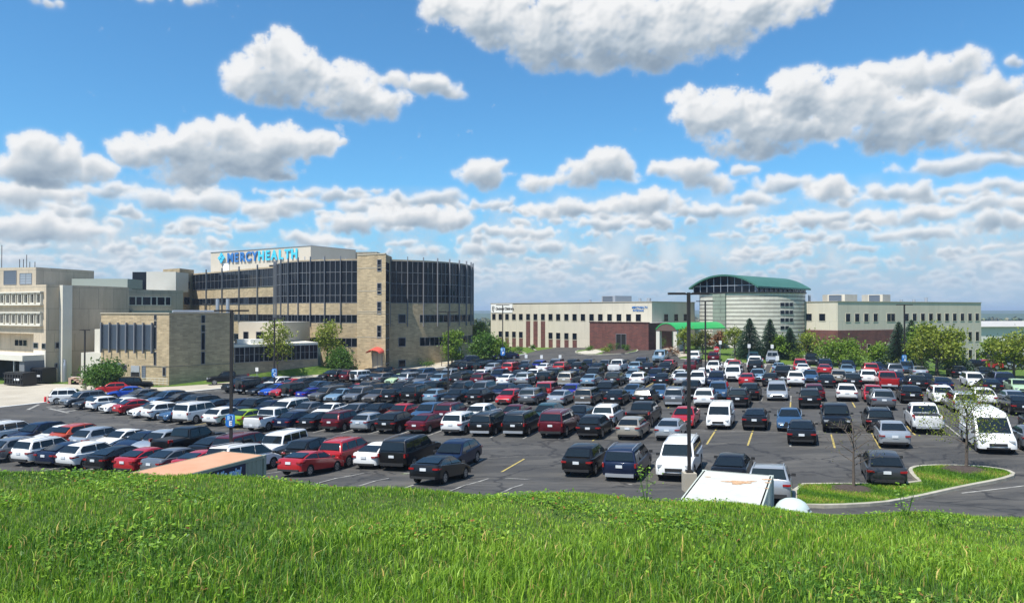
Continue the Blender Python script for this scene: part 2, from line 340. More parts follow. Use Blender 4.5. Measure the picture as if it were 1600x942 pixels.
# ------------------------------------------------------------ asphalt etc.
def asphalt_mat(name, c0, c1, crack=.5):
    m = bpy.data.materials.new(name); m.use_nodes = True; t = m.node_tree; b = t.nodes['Principled BSDF']; b.inputs['Roughness'].default_value = .82; b.inputs['Specular IOR Level'].default_value = .35
    tcn = t.nodes.new('ShaderNodeTexCoord'); O = tcn.outputs['Object']
    def nz(s, d, r=.6):
        n = t.nodes.new('ShaderNodeTexNoise'); n.inputs['Scale'].default_value = s; n.inputs['Detail'].default_value = d; n.inputs['Roughness'].default_value = r; t.links.new(O, n.inputs['Vector']); return n.outputs[0]
    def ramp(x, p0, p1, a, bb):
        r = t.nodes.new('ShaderNodeValToRGB'); t.links.new(x, r.inputs[0]); r.color_ramp.elements[0].position = p0; r.color_ramp.elements[1].position = p1
        r.color_ramp.elements[0].color = (*a, 1); r.color_ramp.elements[1].color = (*bb, 1); return r.outputs[0]
    base = ramp(nz(.12, 8, .7), .36, .64, c0, c1); fine = ramp(nz(14, 4, .8), .3, .7, (.78,)*3, (1.2,)*3)
    mx = t.nodes.new('ShaderNodeMix'); mx.data_type = 'RGBA'; mx.blend_type = 'MULTIPLY'; mx.inputs[0].default_value = 1; t.links.new(base, mx.inputs[6]); t.links.new(fine, mx.inputs[7])
    mo = t.nodes.new('ShaderNodeMix'); mo.data_type = 'RGBA'; mo.inputs[7].default_value = (.020,.019,.019,1); t.links.new(mx.outputs[2], mo.inputs[6]); t.links.new(ramp(nz(.9, 3, .5), .60, .70, (0,0,0), (.6,)*3), mo.inputs[0]); mx = mo
    # sealed cracks and worn streaks across the aisles
    mp = t.nodes.new('ShaderNodeMapping'); mp.inputs['Rotation'].default_value = (0,0,R(21)); mp.inputs['Scale'].default_value = (.10,.55,1); t.links.new(O, mp.inputs[0])
    st = t.nodes.new('ShaderNodeTexNoise'); st.inputs['Scale'].default_value = 1; st.inputs['Detail'].default_value = 7; st.inputs['Roughness'].default_value = .75; t.links.new(mp.outputs[0], st.inputs['Vector'])
    m2 = t.nodes.new('ShaderNodeMix'); m2.data_type = 'RGBA'; m2.inputs[7].default_value = (.125,.115,.10,1); t.links.new(mx.outputs[2], m2.inputs[6]); t.links.new(ramp(st.outputs[0], .47, .72, (0,0,0), (.85,)*3), m2.inputs[0])
    vo = t.nodes.new('ShaderNodeTexVoronoi'); vo.feature = 'DISTANCE_TO_EDGE'; vo.inputs['Scale'].default_value = .17
    wv = t.nodes.new('ShaderNodeVectorMath'); wv.operation = 'MULTIPLY_ADD'
    nn = t.nodes.new('ShaderNodeTexNoise'); nn.inputs['Scale'].default_value = .5; nn.inputs['Detail'].default_value = 5; t.links.new(O, nn.inputs['Vector']); t.links.new(nn.outputs[1], wv.inputs[0]); wv.inputs[1].default_value = (3,3,3); t.links.new(O, wv.inputs[2]); t.links.new(wv.outputs[0], vo.inputs['Vector'])
    m3 = t.nodes.new('ShaderNodeMix'); m3.data_type = 'RGBA'; m3.inputs[6].default_value = (.018,.018,.02,1); t.links.new(m2.outputs[2], m3.inputs[7]); t.links.new(ramp(vo.outputs[0], .005, .022, (1-crack,)*3, (1,1,1)), m3.inputs[0])
    t.links.new(m3.outputs[2], b.inputs['Base Color']); return m
MT['asphalt'] = asphalt_mat('asphalt', (.040,.039,.038), (.066,.063,.059), .8)
MT['road'] = asphalt_mat('fresh_asphalt', (.042,.042,.043), (.056,.055,.055), .2)
def grassmat(name, a, b, c, s=1.2):
    m = bpy.data.materials.new(name); m.use_nodes = True; t = m.node_tree; p = t.nodes['Principled BSDF']; p.inputs['Roughness'].default_value = .9; p.inputs['Specular IOR Level'].default_value = .15
    tcn = t.nodes.new('ShaderNodeTexCoord'); n = t.nodes.new('ShaderNodeTexNoise'); n.inputs['Scale'].default_value = s; n.inputs['Detail'].default_value = 9; n.inputs['Roughness'].default_value = .75; t.links.new(tcn.outputs['Object'], n.inputs['Vector'])
    r = t.nodes.new('ShaderNodeValToRGB'); t.links.new(n.outputs[0], r.inputs[0]); e = r.color_ramp.elements; e[0].position = .3; e[0].color = (*a,1); e[1].position = .72; e[1].color = (*c,1); q = e.new(.5); q.color = (*b,1)
    t.links.new(r.outputs[0], p.inputs['Base Color']); return m
MT['lawn'] = grassmat('lawn', (.045,.085,.014), (.075,.135,.02), (.16,.18,.05), .9)
MT['bank'] = grassmat('bank_soil', (.03,.05,.012), (.05,.09,.02), (.10,.11,.04), 3)
MT['far'] = grassmat('far_land', (.04,.06,.025), (.06,.09,.03), (.10,.12,.05), .01)
# terrain sheet to the horizon
def axis(pts):
    out = []
    for (a, b, st) in pts: out += list(np.arange(a, b, st))
    return np.array(out+[pts[-1][1]])
ax = axis([(-9000,-1500,500),(-1500,-300,100),(-300,-140,20),(-140,170,3.0),(170,340,17),(340,1500,116),(1500,9000,500)])
ay = axis([(-600,-40,80),(-40,220,3.0),(220,500,28),(500,2000,150),(2000,12000,500)])
GX, GY = np.meshgrid(ax, ay); GZ = g(GX, GY)-.05; nx_, ny_ = len(ax), len(ay)
ii = (np.arange(ny_-1)[:,None]*nx_+np.arange(nx_-1)[None,:]).ravel()
o = npmesh('ground', np.stack([GX.ravel(), GY.ravel(), GZ.ravel()], 1), np.stack([ii, ii+1, ii+nx_+1, ii+nx_], 1), [MT['lawn']], smooth=True); o['kind'] = 'structure'

LOT = [(-80,20), at(0,636), at(130,622), at(300,611), at(432,598), at(513,590), at(610,581), at(700,573), at(765,563), at(822,553), at(838,548),
       at(870,542.5), at(940,541), at(1010,542), at(1050,549), at(1062,560), at(1130,566), at(1210,569), at(1300,575), at(1430,586), at(1530,594), at(1640,606), (120,70), (105,18), (10,18)]
sheet('parking_lot', LOT, .02, MT['asphalt'], 2.5)
DRV = [(-125,60), (-80,20), at(0,636), at(130,622), at(300,611), at(432,598), at(513,590), at(610,581), at(700,573), at(765,563), at(735,560), at(690,566), at(640,570), at(600,572.5), at(562,571), at(530,583), at(429,590), at(330,600), at(250,605), at(180,604), at(100,600), at(0,600), (-125,122)]
sheet('service_drive', DRV, .035, MT['concrete'], 3)
lo_ = [at(262,604.5), at(330,600), at(380,595), at(429,590), at(480,586.5), at(530,583), at(563,572.5)]; hi_ = [(-50.2,108.9,-1.05), (-46.8,112.3,-.75), (-43.4,115.8,-.4), (-38.2,121.0,.1), (-33,126.2,.5), (-30.5,130,.2), (-28.2,134.7,-.1)]
mb = MB()
for i in range(6):
    for k in range(4):
        q_ = [(lo_[j][0]+(hi_[j][0]-lo_[j][0])*f, lo_[j][1]+(hi_[j][1]-lo_[j][1])*f, (gz(*lo_[j])+.05)*(1-f)+hi_[j][2]*f) for j, f in ((i,k/4),(i+1,k/4),(i+1,(k+1)/4),(i,(k+1)/4))]; mb.face(q_)
mb.build('front_lawn', MT['lawn'], merge=True)['kind'] = 'structure'
mb = MB(); ribbon(mb, [at(0,636), at(130,622), at(300,611), at(432,598), at(513,590), at(610,581), at(700,573), at(765,563), at(822,553)], .35, .0, .05)
mb.build('service_drive_edge', MT['white'])['kind'] = 'structure'
# circle road apron and sidewalk on the far side
sheet('entrance_walk', [at(820,538.5), at(900,541.3), at(1000,540.6), at(1048,547.8), at(1060,558), at(1075,556), at(1060,545), at(1010,537.5), at(900,538), at(830,534.5), at(822,535)], .03, MT['concrete'], 3)
mb = MB(); ribbon(mb, [at(1064,561), at(1130,566.6), at(1210,569.6), at(1300,575.6), at(1430,586.6), at(1530,594.6), at(1640,606.6)], .4, .0, .14)
ribbon(mb, [at(822,553), at(812,549), at(800,552), at(790,556.5)], .3, .0, .14)
ribbon(mb, [at(838,548), at(822,540)], .3, .0, .14)
mb.build('lot_kerb', MT['curb'])['kind'] = 'structure'
# ------------------------------------------------------------ parking rows
K0 = (-31.9, 69.3)
def kink(Y0):
    d = (Y0-57)*cos(R(21))/cos(R(8)); return (K0[0]+d*sin(R(29)), K0[1]+d*cos(R(29)))
def row_at(Y0, px):
    """stall front point on row Y0 seen at photo column px, and the stall heading"""
    t = (px-800)/F; kx, ky = kink(Y0); Y = Y0/(1+TS*t); X = t*Y
    if X >= kx or Y0 < 50: return X, Y, 21
    c, s = cos(R(37)), sin(R(37)); q = (kx-t*ky)/(c+t*s); return kx-q*c, ky+q*s, 37
SPINES = [(43.1, 5.6, -34, 30), (62.8, 5.6, -34, 70), (82.3, 5.6, -22, 78), (101.9, 5.6, -18, 84), (121.6, 5.6, -8, 60)]
yel = mat('worn_yellow_line', (.30,.23,.07), .8, vary=(.46,.36,.10), vscale=3); wht = mat('worn_white_line', (.13,.125,.115), .85, vary=(.38,.37,.34), vscale=1.3)
ml = MB()
for (Y0, dp, smin, smax) in SPINES:
    kx, ky = kink(Y0)
    for (hd, a, b) in ((21, -1 if Y0 > 50 else -12, smax+18), (37, smin, 0) if Y0 > 50 else (21, 0, 0)):
        s = a
        while s < b:
            x, y = kx+s*cos(R(hd)), ky-s*sin(R(hd)); n = (sin(R(hd)), cos(R(hd)))
            for sg in (-1, 1):
                if random.random() < .08: continue
                mi = 1 if (x > 6 and random.random() < .75) or random.random() < .12 else 0
                p0 = (x+sg*n[0]*.25, y+sg*n[1]*.25); e = dp if random.random() < .6 else dp*random.uniform(.6,1); ribbon(ml, [p0, (x+sg*n[0]*e, y+sg*n[1]*e)], .12, .032, mi=mi)
            s += 2.72
    e = (kx+(smax+18)*cos(R(21)), ky-(smax+18)*sin(R(21))); ribbon(ml, [(kx,ky) if Y0 > 50 else (kx-12*cos(R(21)), ky+12*sin(R(21))), e], .10, .036, mi=0)
for a, b in (((45,640),(62,632)), ((92,635),(104,634)), ((74,636),(88,635)), ((78,638),(108,645)), ((86,641),(107,638)), ((100,644),(120,641)), ((1040,571),(1068,569)), ((1050,582),(1066,578)), ((1196,569.8),(1193,576))):
    ribbon(ml, [at(*a), at(*b)], .35, .04)
ribbon(ml, [at(1500,770), at(1570,762), at(1650,752)], .12, .034)
ribbon(ml, [at(300,613), at(357,610), at(420,606)], .3, .04)
for q in (((336,600.5),(375,598.5)), ((668,569.5),(716,566)), ((150,619),(168,617.5))): ribbon(ml, [at(*q[0]), at(*q[1])], .7, .055, mi=2)
ml.build('parking_lines', [wht, yel, mat('kerb_yellow', (.55,.38,.06), .8, vary=(.62,.45,.12), vscale=2)])['kind'] = 'structure'
# ------------------------------------------------------------ planted islands with kerbs
def island(name, pix, mulch=()):
    P = smoothpoly([at(*p) for p in pix], 1); sheet(name+'_turf', P, .15, MT['lawn'], 1.5)
    m = MB(); ribbon(m, P, .22, .0, .17, closed=True); m.build(name+'_kerb', MT['curb'])['kind'] = 'structure'
island('lot_island', [(1240,791),(1240,759),(1300,758.5),(1440,758.5),(1424,744),(1420,735),(1432,730.5),(1472,729),(1529,731),(1569,736),(1584,744),(1560,752),(1500,763),(1420,780),(1372,789),(1300,793)])
island('circle_island', [(897,551),(905,547.5),(940,546),(985,544.5),(998,547.5),(992,551.5),(950,554.5),(910,554.5)])
sheet('circle_gravel', [at(901,551), at(930,547), at(946,550), at(930,554), at(910,554)], .17, mat('gravel', (.36,.32,.26), 1, vary=(.5,.46,.38), vscale=6, bump=.5), 2)
sheet('circle_mulch', [at(946,550), at(950,546.5), at(985,545.5), at(994,548.5), at(975,553), at(940,554)], .18, MT['mulch'], 2)
def mulch_ring(px, py, r, name='mulch_bed'):
    x, y = at(px, py); m = MB(); n = 22; z = gz(x, y)
    rr = [r*(1+.12*random.uniform(-1,1)) for _ in range(n)]; ring = [(x+rr[k]*cos(2*pi*k/n), y+rr[k]*sin(2*pi*k/n), z+.16) for k in range(n)]; mid = [(x+rr[k]*.5*cos(2*pi*k/n), y+rr[k]*.5*sin(2*pi*k/n), z+.27) for k in range(n)]
    for k in range(n):
        j = (k+1) % n; m.face([ring[k], ring[j], mid[j], mid[k]]); m.face([mid[k], mid[j], (x,y,z+.3)])
    m.build(name, MT['mulch'])['kind'] = 'structure'
mulch_ring(1333,768,1.15); mulch_ring(1508,737,1.2)
# ------------------------------------------------------------ grass bank in front
def hb(x, y):
    y = np.asarray(y, float); x = np.asarray(x, float)
    base = 8.155-.0050*x*np.clip(y,-8,30)-.066*np.clip(y,-6,60)-.0045*x+.05*np.sin(x*1.3+y*.7)*.6+.03*np.sin(x*3.1-y*2.2)
    c = 8.2; d = np.clip(y-c, 0, None); return base-np.where(d < 2.2, .125*d*d, .605+.55*(d-2.2))
bx = np.arange(-70, 70.01, .4); by = np.arange(-14, 28.01, .25); BX, BY = np.meshgrid(bx, by); BZ = np.maximum(hb(BX, BY), -3); n1 = len(bx)
ii = (np.arange(len(by)-1)[:,None]*n1+np.arange(n1-1)[None,:]).ravel()
o = npmesh('grass_bank', np.stack([BX.ravel(), BY.ravel(), BZ.ravel()], 1), np.stack([ii, ii+1, ii+n1+1, ii+n1], 1), [MT['bank']], smooth=True); o['kind'] = 'structure'
def blades(n, xr, yr, hmin, hmax, wd, mats, name, pw=1.0, yellow=.05):
    y = yr[0]+(yr[1]-yr[0])*rng.random(n)**pw; x = (rng.random(n)*2-1)*(y*.75+3.2)
    clump = .5+.5*np.sin(x*2.3+np.sin(y*1.7)*2)*np.sin(y*2.9+x*.6+np.sin(x*.9)*2)
    patch = .5+.5*np.sin(x*.9+1.3+np.sin(y*.6))*np.cos(y*1.1+.8*x)
    h = (hmin+(hmax-hmin)*rng.random(n)**1.3)*(.55+.45*clump)*(.75+.35*patch); th = rng.random(n)*2*pi; lean = rng.random(n)**.8*.75*h; ld = rng.normal(.5, 2.1, n)
    h = h*(1-.58*sst(5.0, 8.5, y)); lean = lean*(1-.58*sst(5.0, 8.5, y)); z = hb(x, y); wv = wd*(.6+.8*rng.random(n)); cx, sxx = np.cos(th)*wv, np.sin(th)*wv; lx, ly = np.cos(ld)*lean, np.sin(ld)*lean
    V = np.zeros((n, 5, 3))
    V[:,0] = np.stack([x-cx, y-sxx, z-.02], 1); V[:,1] = np.stack([x+cx, y+sxx, z-.02], 1)
    mx, my = x+lx*.35, y+ly*.35
    V[:,2] = np.stack([mx+cx*.8, my+sxx*.8, z+h*.6], 1); V[:,3] = np.stack([mx-cx*.8, my-sxx*.8, z+h*.6], 1)
    V[:,4] = np.stack([x+lx*1.15, y+ly*1.15, z+h*(1-.25*(lean/h))], 1)
    b = np.arange(n)[:,None]*5; Q = np.concatenate([b+np.array([0,1,2,3]), b+np.array([3,2,4,4])], 1).reshape(-1, 4)
    T = np.concatenate([(b+np.array([0,1,2])), (b+np.array([0,2,3])), (b+np.array([3,2,4]))], 1).reshape(-1, 3)
    pv = np.sin(x*.8+np.cos(y*.9)*1.5)*np.cos(y*.7-x*.5+1)+.45*rng.normal(0,1,n); u = rng.random(n)
    mi = np.where(u < yellow*(.5+1.2*(pv < -.3)), 3, np.where(pv > .75, 4, np.where(pv > .15, 1, np.where(pv > -.45, 0, 2)))); mi = np.where(rng.random(n) < .12, 4, mi)
    return npmesh(name, V.reshape(-1, 3), T, mats, midx=np.repeat(mi, 3))
def leafmat(name, c, tr=.35, rough=.5, spec=.35):
    m = bpy.data.materials.new(name); m.use_nodes = True; t = m.node_tree; b = t.nodes['Principled BSDF']; b.inputs['Roughness'].default_value = rough; b.inputs['Specular IOR Level'].default_value = spec
    gi = t.nodes.new('ShaderNodeNewGeometry'); r = t.nodes.new('ShaderNodeValToRGB'); t.links.new(gi.outputs['Random Per Island'], r.inputs[0])
    r.color_ramp.elements[0].color = (c[0]*.6, c[1]*.68, c[2]*.7, 1); r.color_ramp.elements[1].color = (min(c[0]*1.5,1), c[1]*1.3, c[2]*1.2, 1); t.links.new(r.outputs[0], b.inputs['Base Color'])
    tl = t.nodes.new('ShaderNodeBsdfTranslucent'); t.links.new(r.outputs[0], tl.inputs[0]); ms = t.nodes.new('ShaderNodeMixShader'); ms.inputs[0].default_value = tr
    t.links.new(b.outputs[0], ms.inputs[1]); t.links.new(tl.outputs[0], ms.inputs[2]); t.links.new(ms.outputs[0], t.nodes['Material Output'].inputs[0]); return m
GR = [leafmat('grass_a', (.14,.285,.02)), leafmat('grass_b', (.205,.375,.03)), leafmat('grass_c', (.07,.18,.022)), leafmat('grass_dry', (.42,.36,.11)), leafmat('grass_lime', (.25,.42,.045)), leafmat('grass_red', (.26,.11,.04))]
o = blades(330000, None, (2.6, 10.4), .04, .165, .0032, GR, 'grass', pw=.8, yellow=.04); tag(o, 'long green grass covering the bank in the foreground', 'grass', kind='stuff')
o = blades(11000, None, (2.6, 9.0), .10, .21, .0048, [GR[4], GR[1], GR[4], GR[3]], 'tall_grass', pw=.9, yellow=.10); tag(o, 'scattered taller bright grass blades in the bank', 'grass', kind='stuff')
def low_leaves(n):
    """broad little leaves of clover, dock and dandelion between the blades, in patches"""
    y = 2.8+7.2*rng.random(n)**.8; x = (rng.random(n)*2-1)*(y*.75+3); k = np.sin(x*1.9+np.cos(y*2.2)*1.4)*np.sin(y*1.6+x*.8+1)+.35*rng.normal(0,1,n); ok = k > .62; x, y = x[ok], y[ok]; n = len(x)
    z = hb(x, y)+rng.random(n)*.055+.01; s = (.010+.016*rng.random(n))[:,None]; c = np.stack([x,y,z],1); a = rng.normal(0,1,(n,3)); a[:,2] *= .35; a /= np.linalg.norm(a,axis=1)[:,None]; b = np.cross(a, [0,0,1])+rng.normal(0,.25,(n,3)); b /= np.linalg.norm(b,axis=1)[:,None]
    V = np.stack([c-a*s, c+b*s*.6, c+a*s*1.2, c-b*s*.6], 1).reshape(-1,3); mi = rng.choice(4, n, p=[.51,.26,.20,.03]); o = npmesh('clover', V, np.arange(n*4).reshape(-1,4), [GR[0], GR[2], GR[4], GR[5]], midx=mi); tag(o, 'low broad-leaved weeds scattered through the grass of the bank', 'weeds', kind='stuff')
low_leaves(125000)
# broad-leaved weeds on the crest
def weed(px, Y, h, label, n=26, flower=None):
    x = (px-800)/F*Y; z = float(hb(x, Y)); t = thing('weed', (x, Y, z), label, 'weed')
    m = MB()
    for k in range(5):
        a = random.uniform(0, 2*pi); q = [(x+.02*cos(a), Y+.02*sin(a), z), (x+.07*cos(a), Y+.07*sin(a), z+h*.55), (x+.10*cos(a), Y+.10*sin(a), z+h*random.uniform(.8,1))]; m.tube(q, [.004,.003,.002], 4)
    m.build('stem', GR[2], t); V = []; Q = []
    for k in range(n*3):
        c = Vector((x+random.gauss(0,.07), Y+random.gauss(0,.07), z+h*random.uniform(.25,1))); d = Vector((random.gauss(0,1), random.gauss(0,1), random.gauss(0,.6))).normalized(); s = d.orthogonal().normalized(); l = random.uniform(.02,.042); i = len(V)
        V += [c, c+d*l*.5+s*l*.28, c+d*l, c+d*l*.5-s*l*.28]; Q.append([i, i+1, i+2, i+3])
    npmesh('foliage', V, Q, [GR[0]], t)
    return t
def island_blades(n, pix):
    P = [at(*p) for p in pix]; xs = np.array([p[0] for p in P]); ys = np.array([p[1] for p in P]); x = rng.uniform(xs.min(), xs.max(), n); y = rng.uniform(ys.min(), ys.max(), n); ins = np.zeros(n, bool); j = len(P)-1
    for i in range(len(P)): c_ = ((ys[i] > y) != (ys[j] > y)) & (x < (xs[j]-xs[i])*(y-ys[i])/(ys[j]-ys[i]+1e-9)+xs[i]); ins ^= c_; j = i
    x, y = x[ins], y[ins]; n = len(x); z = g(x, y)+.15; h = .05+.09*rng.random(n); a = rng.random(n)*2*pi; w_ = .018; q = np.zeros((n,3,3)); q[:,0] = np.stack([x-w_*np.cos(a), y-w_*np.sin(a), z],1); q[:,1] = np.stack([x+w_*np.cos(a), y+w_*np.sin(a), z],1); q[:,2] = np.stack([x+rng.normal(0,.04,n), y+rng.normal(0,.04,n), z+h],1)
    k = np.sin(x*1.7+y)+rng.normal(0,.6,n); o = npmesh('island_grass', q.reshape(-1,3), np.arange(n*3).reshape(-1,3), GR[:4], midx=np.where(k > 1.1, 3, np.where(k > .2, 1, np.where(k > -.6, 0, 2)))); tag(o, 'mown grass of the kerbed island', 'grass', kind='stuff')
island_blades(90000, [(1246,788),(1246,761),(1300,760),(1443,760.5),(1427,744),(1424,736),(1436,732.5),(1472,731),(1529,733),(1565,738),(1578,744),(1556,750),(1500,760),(1420,776),(1372,786),(1300,790)])
weed(1010, 8.6, .42, 'tall weed stems on the grass crest left of the lamp base')
weed(1412, 8.3, .38, 'leafy weed clump on the grass crest below the kerbed island')
weed(1470, 7.9, .2, 'low spreading weed at the right end of the grass crest')
weed(250, 5.6, .14, 'broad dock leaves lying low in the grass at left')
# ------------------------------------------------------------ cars
# per type: length, width, lower outline (x, z) rear -> bonnet -> nose, cabin points A windscreen foot, B roof front, M roof mid, C roof rear, D rear glass foot; wheels (x, radius)
CT = {
 's': dict(n='sedan', L=4.85, W=1.84, top=[(-2.40,.34),(-2.425,.56),(-2.40,.80),(-2.33,1.00),(-2.22,1.06),(-1.80,1.075),(1.05,.97),(1.6,.90),(2.05,.80),(2.31,.68),(2.42,.52),(2.41,.30)], cab=[(1.22,.94),(.30,1.405),(-.35,1.46),(-.95,1.425),(-1.95,1.06)], wh=[(-1.42,.335),(1.45,.335)], top_w=.70, side=[(-1.55,-.50),(-.44,.42)], q=(.62,.9)),
 'h': dict(n='hatchback', L=4.25, W=1.79, top=[(-2.10,.36),(-2.13,.60),(-2.10,.90),(-2.02,1.05),(-1.9,1.06),(-1.4,1.03),(1.05,.97),(1.5,.90),(1.85,.80),(2.05,.68),(2.12,.52),(2.10,.30)], cab=[(1.12,.94),(.30,1.42),(-.35,1.49),(-1.35,1.44),(-1.98,1.04)], wh=[(-1.27,.33),(1.30,.33)], top_w=.72, side=[(-1.45,-.42),(-.36,.44)]),
 'u': dict(n='suv', L=4.70, W=1.90, top=[(-2.27,.42),(-2.34,.62),(-2.33,.92),(-2.27,1.10),(-2.2,1.12),(-1.6,1.09),(1.05,1.06),(1.6,1.02),(2.0,.94),(2.25,.82),(2.35,.60),(2.33,.36)], cab=[(1.12,1.04),(.42,1.60),(-.4,1.70),(-1.85,1.65),(-2.22,1.11)], wh=[(-1.38,.365),(1.42,.365)], top_w=.76, side=[(-1.98,-1.35),(-1.28,-.36),(-.29,.58)], rail=1),
 'U': dict(n='large_suv', L=5.25, W=2.03, top=[(-2.55,.46),(-2.62,.66),(-2.62,1.00),(-2.58,1.20),(-2.5,1.22),(-1.8,1.19),(1.25,1.17),(1.9,1.15),(2.35,1.08),(2.56,.92),(2.62,.66),(2.60,.40)], cab=[(1.30,1.14),(.68,1.80),(-.4,1.90),(-2.25,1.87),(-2.54,1.22)], wh=[(-1.52,.40),(1.58,.40)], top_w=.80, side=[(-2.35,-1.40),(-1.32,-.32),(-.25,.80)], rail=1),
 'v': dict(n='minivan', L=5.10, W=1.99, top=[(-2.48,.38),(-2.55,.60),(-2.55,.92),(-2.50,1.07),(-2.4,1.08),(-1.8,1.06),(1.45,1.01),(1.85,.94),(2.2,.84),(2.43,.70),(2.55,.52),(2.53,.32)], cab=[(1.78,.96),(.78,1.62),(-.4,1.75),(-2.15,1.70),(-2.46,1.08)], wh=[(-1.45,.345),(1.55,.345)], top_w=.77, side=[(-2.28,-1.25),(-1.18,-.05),(.02,1.10)], rail=1),
 'p': dict(n='pickup_truck', L=5.80, W=2.00, top=[(-2.82,.52),(-2.90,.66),(-2.88,1.22),(-2.80,1.26),(-1.2,1.27),(-1.05,1.22),(1.38,1.19),(2.1,1.17),(2.6,1.10),(2.84,.96),(2.90,.66),(2.87,.44)], cab=[(1.42,1.16),(.82,1.78),(.0,1.88),(-.88,1.84),(-1.06,1.22)], wh=[(-1.82,.40),(1.86,.40)], top_w=.78, side=[(-.86,-.05),(.02,.95)], bed=(-2.80,-1.16,.72)),
 'j': dict(n='offroader', L=4.40, W=1.88, top=[(-2.05,.52),(-2.12,.66),(-2.12,1.10),(-2.11,1.18),(-2.0,1.20),(-1.4,1.20),(.75,1.20),(1.3,1.18),(1.85,1.14),(2.05,1.06),(2.12,.70),(2.10,.50)], cab=[(.80,1.18),(.52,1.76),(-.2,1.86),(-1.95,1.85),(-2.08,1.20)], wh=[(-1.32,.41),(1.40,.41)], top_w=.86, side=[(-1.95,-1.20),(-1.12,-.28),(-.20,.56)], spare=1),
 'T': dict(n='cargo_van', L=5.60, W=2.06, top=[(-2.72,.40),(-2.80,.60),(-2.79,1.10),(-2.78,1.30),(-2.7,1.31),(-1.8,1.30),(1.9,1.22),(2.2,1.12),(2.5,1.02),(2.70,.86),(2.80,.60),(2.78,.36)], cab=[(2.12,1.16),(1.28,2.20),(.9,2.42),(-2.70,2.46),(-2.77,1.30)], wh=[(-1.75,.36),(1.85,.36)], top_w=.86, side=[(.72,1.62)]),
 'c': dict(n='small_van', L=4.42, W=1.83, top=[(-2.12,.40),(-2.20,.60),(-2.19,1.0),(-2.18,1.12),(-2.1,1.13),(-1.6,1.13),(1.35,1.08),(1.7,1.0),(1.95,.90),(2.12,.76),(2.20,.56),(2.18,.34)], cab=[(1.55,1.04),(.80,1.70),(.2,1.84),(-2.05,1.83),(-2.17,1.13)], wh=[(-1.45,.33),(1.30,.33)], top_w=.84, side=[(.15,1.05)]),
 'x': dict(n='suv', L=4.62, W=1.87, top=[(-2.24,.40),(-2.31,.60),(-2.30,.88),(-2.22,1.07),(-2.1,1.09),(-1.5,1.06),(1.02,1.01),(1.55,.96),(1.95,.87),(2.2,.74),(2.31,.56),(2.29,.33)], cab=[(1.14,.99),(.36,1.52),(-.35,1.61),(-1.45,1.53),(-2.10,1.09)], wh=[(-1.36,.36),(1.40,.36)], top_w=.72, side=[(-1.62,-.44),(-.37,.54)]),
 'e': dict(n='sedan', L=4.70, W=1.82, top=[(-2.32,.34),(-2.345,.56),(-2.32,.84),(-2.25,1.02),(-2.15,1.07),(-1.95,1.075),(1.0,.96),(1.55,.87),(2.0,.75),(2.24,.63),(2.34,.50),(2.33,.30)], cab=[(1.10,.93),(.18,1.37),(-.45,1.42),(-.98,1.36),(-2.02,1.07)], wh=[(-1.38,.33),(1.40,.33)], top_w=.66, side=[(-1.45,-.52),(-.46,.36)]),
}
PAINT = {}
def paint(name, c, metal=.35, rough=.32):
    PAINT[name] = mat('paint_'+name, c, rough, metal=metal, coat=.75 if max(c) > .1 else .35, spec=.4 if max(c) > .1 else .25)
paint('black', (.006,.006,.007), 0); paint('white', (.72,.72,.71), 0, .35); paint('silver', (.42,.44,.46), .55); paint('grey', (.17,.18,.195), .5); paint('dark grey', (.05,.053,.058), .4)
paint('navy', (.010,.018,.048), .3); paint('blue', (.045,.10,.19), .4); paint('bright blue', (.012,.07,.42), .3); paint('violet blue', (.02,.025,.26), .3); paint('red', (.40,.012,.016), .2); paint('maroon', (.10,.008,.016), .3); paint('tan', (.38,.34,.28), .45)
paint('lime green', (.28,.42,.01), .2); paint('pale green', (.40,.55,.34), .2); paint('teal', (.03,.08,.095), .4); paint('orange red', (.45,.06,.02), .2); paint('pale blue', (.22,.33,.42), .45); paint('bronze', (.13,.115,.10), .5)
COL = dict(k='black', w='white', s='silver', g='grey', d='dark grey', n='navy', b='blue', B='bright blue', V='violet blue', r='red', m='maroon', t='tan', l='lime green', G='pale green', y='teal', o='orange red', P='pale blue', z='bronze')
def lerp(a, b, t): return a+(b-a)*t
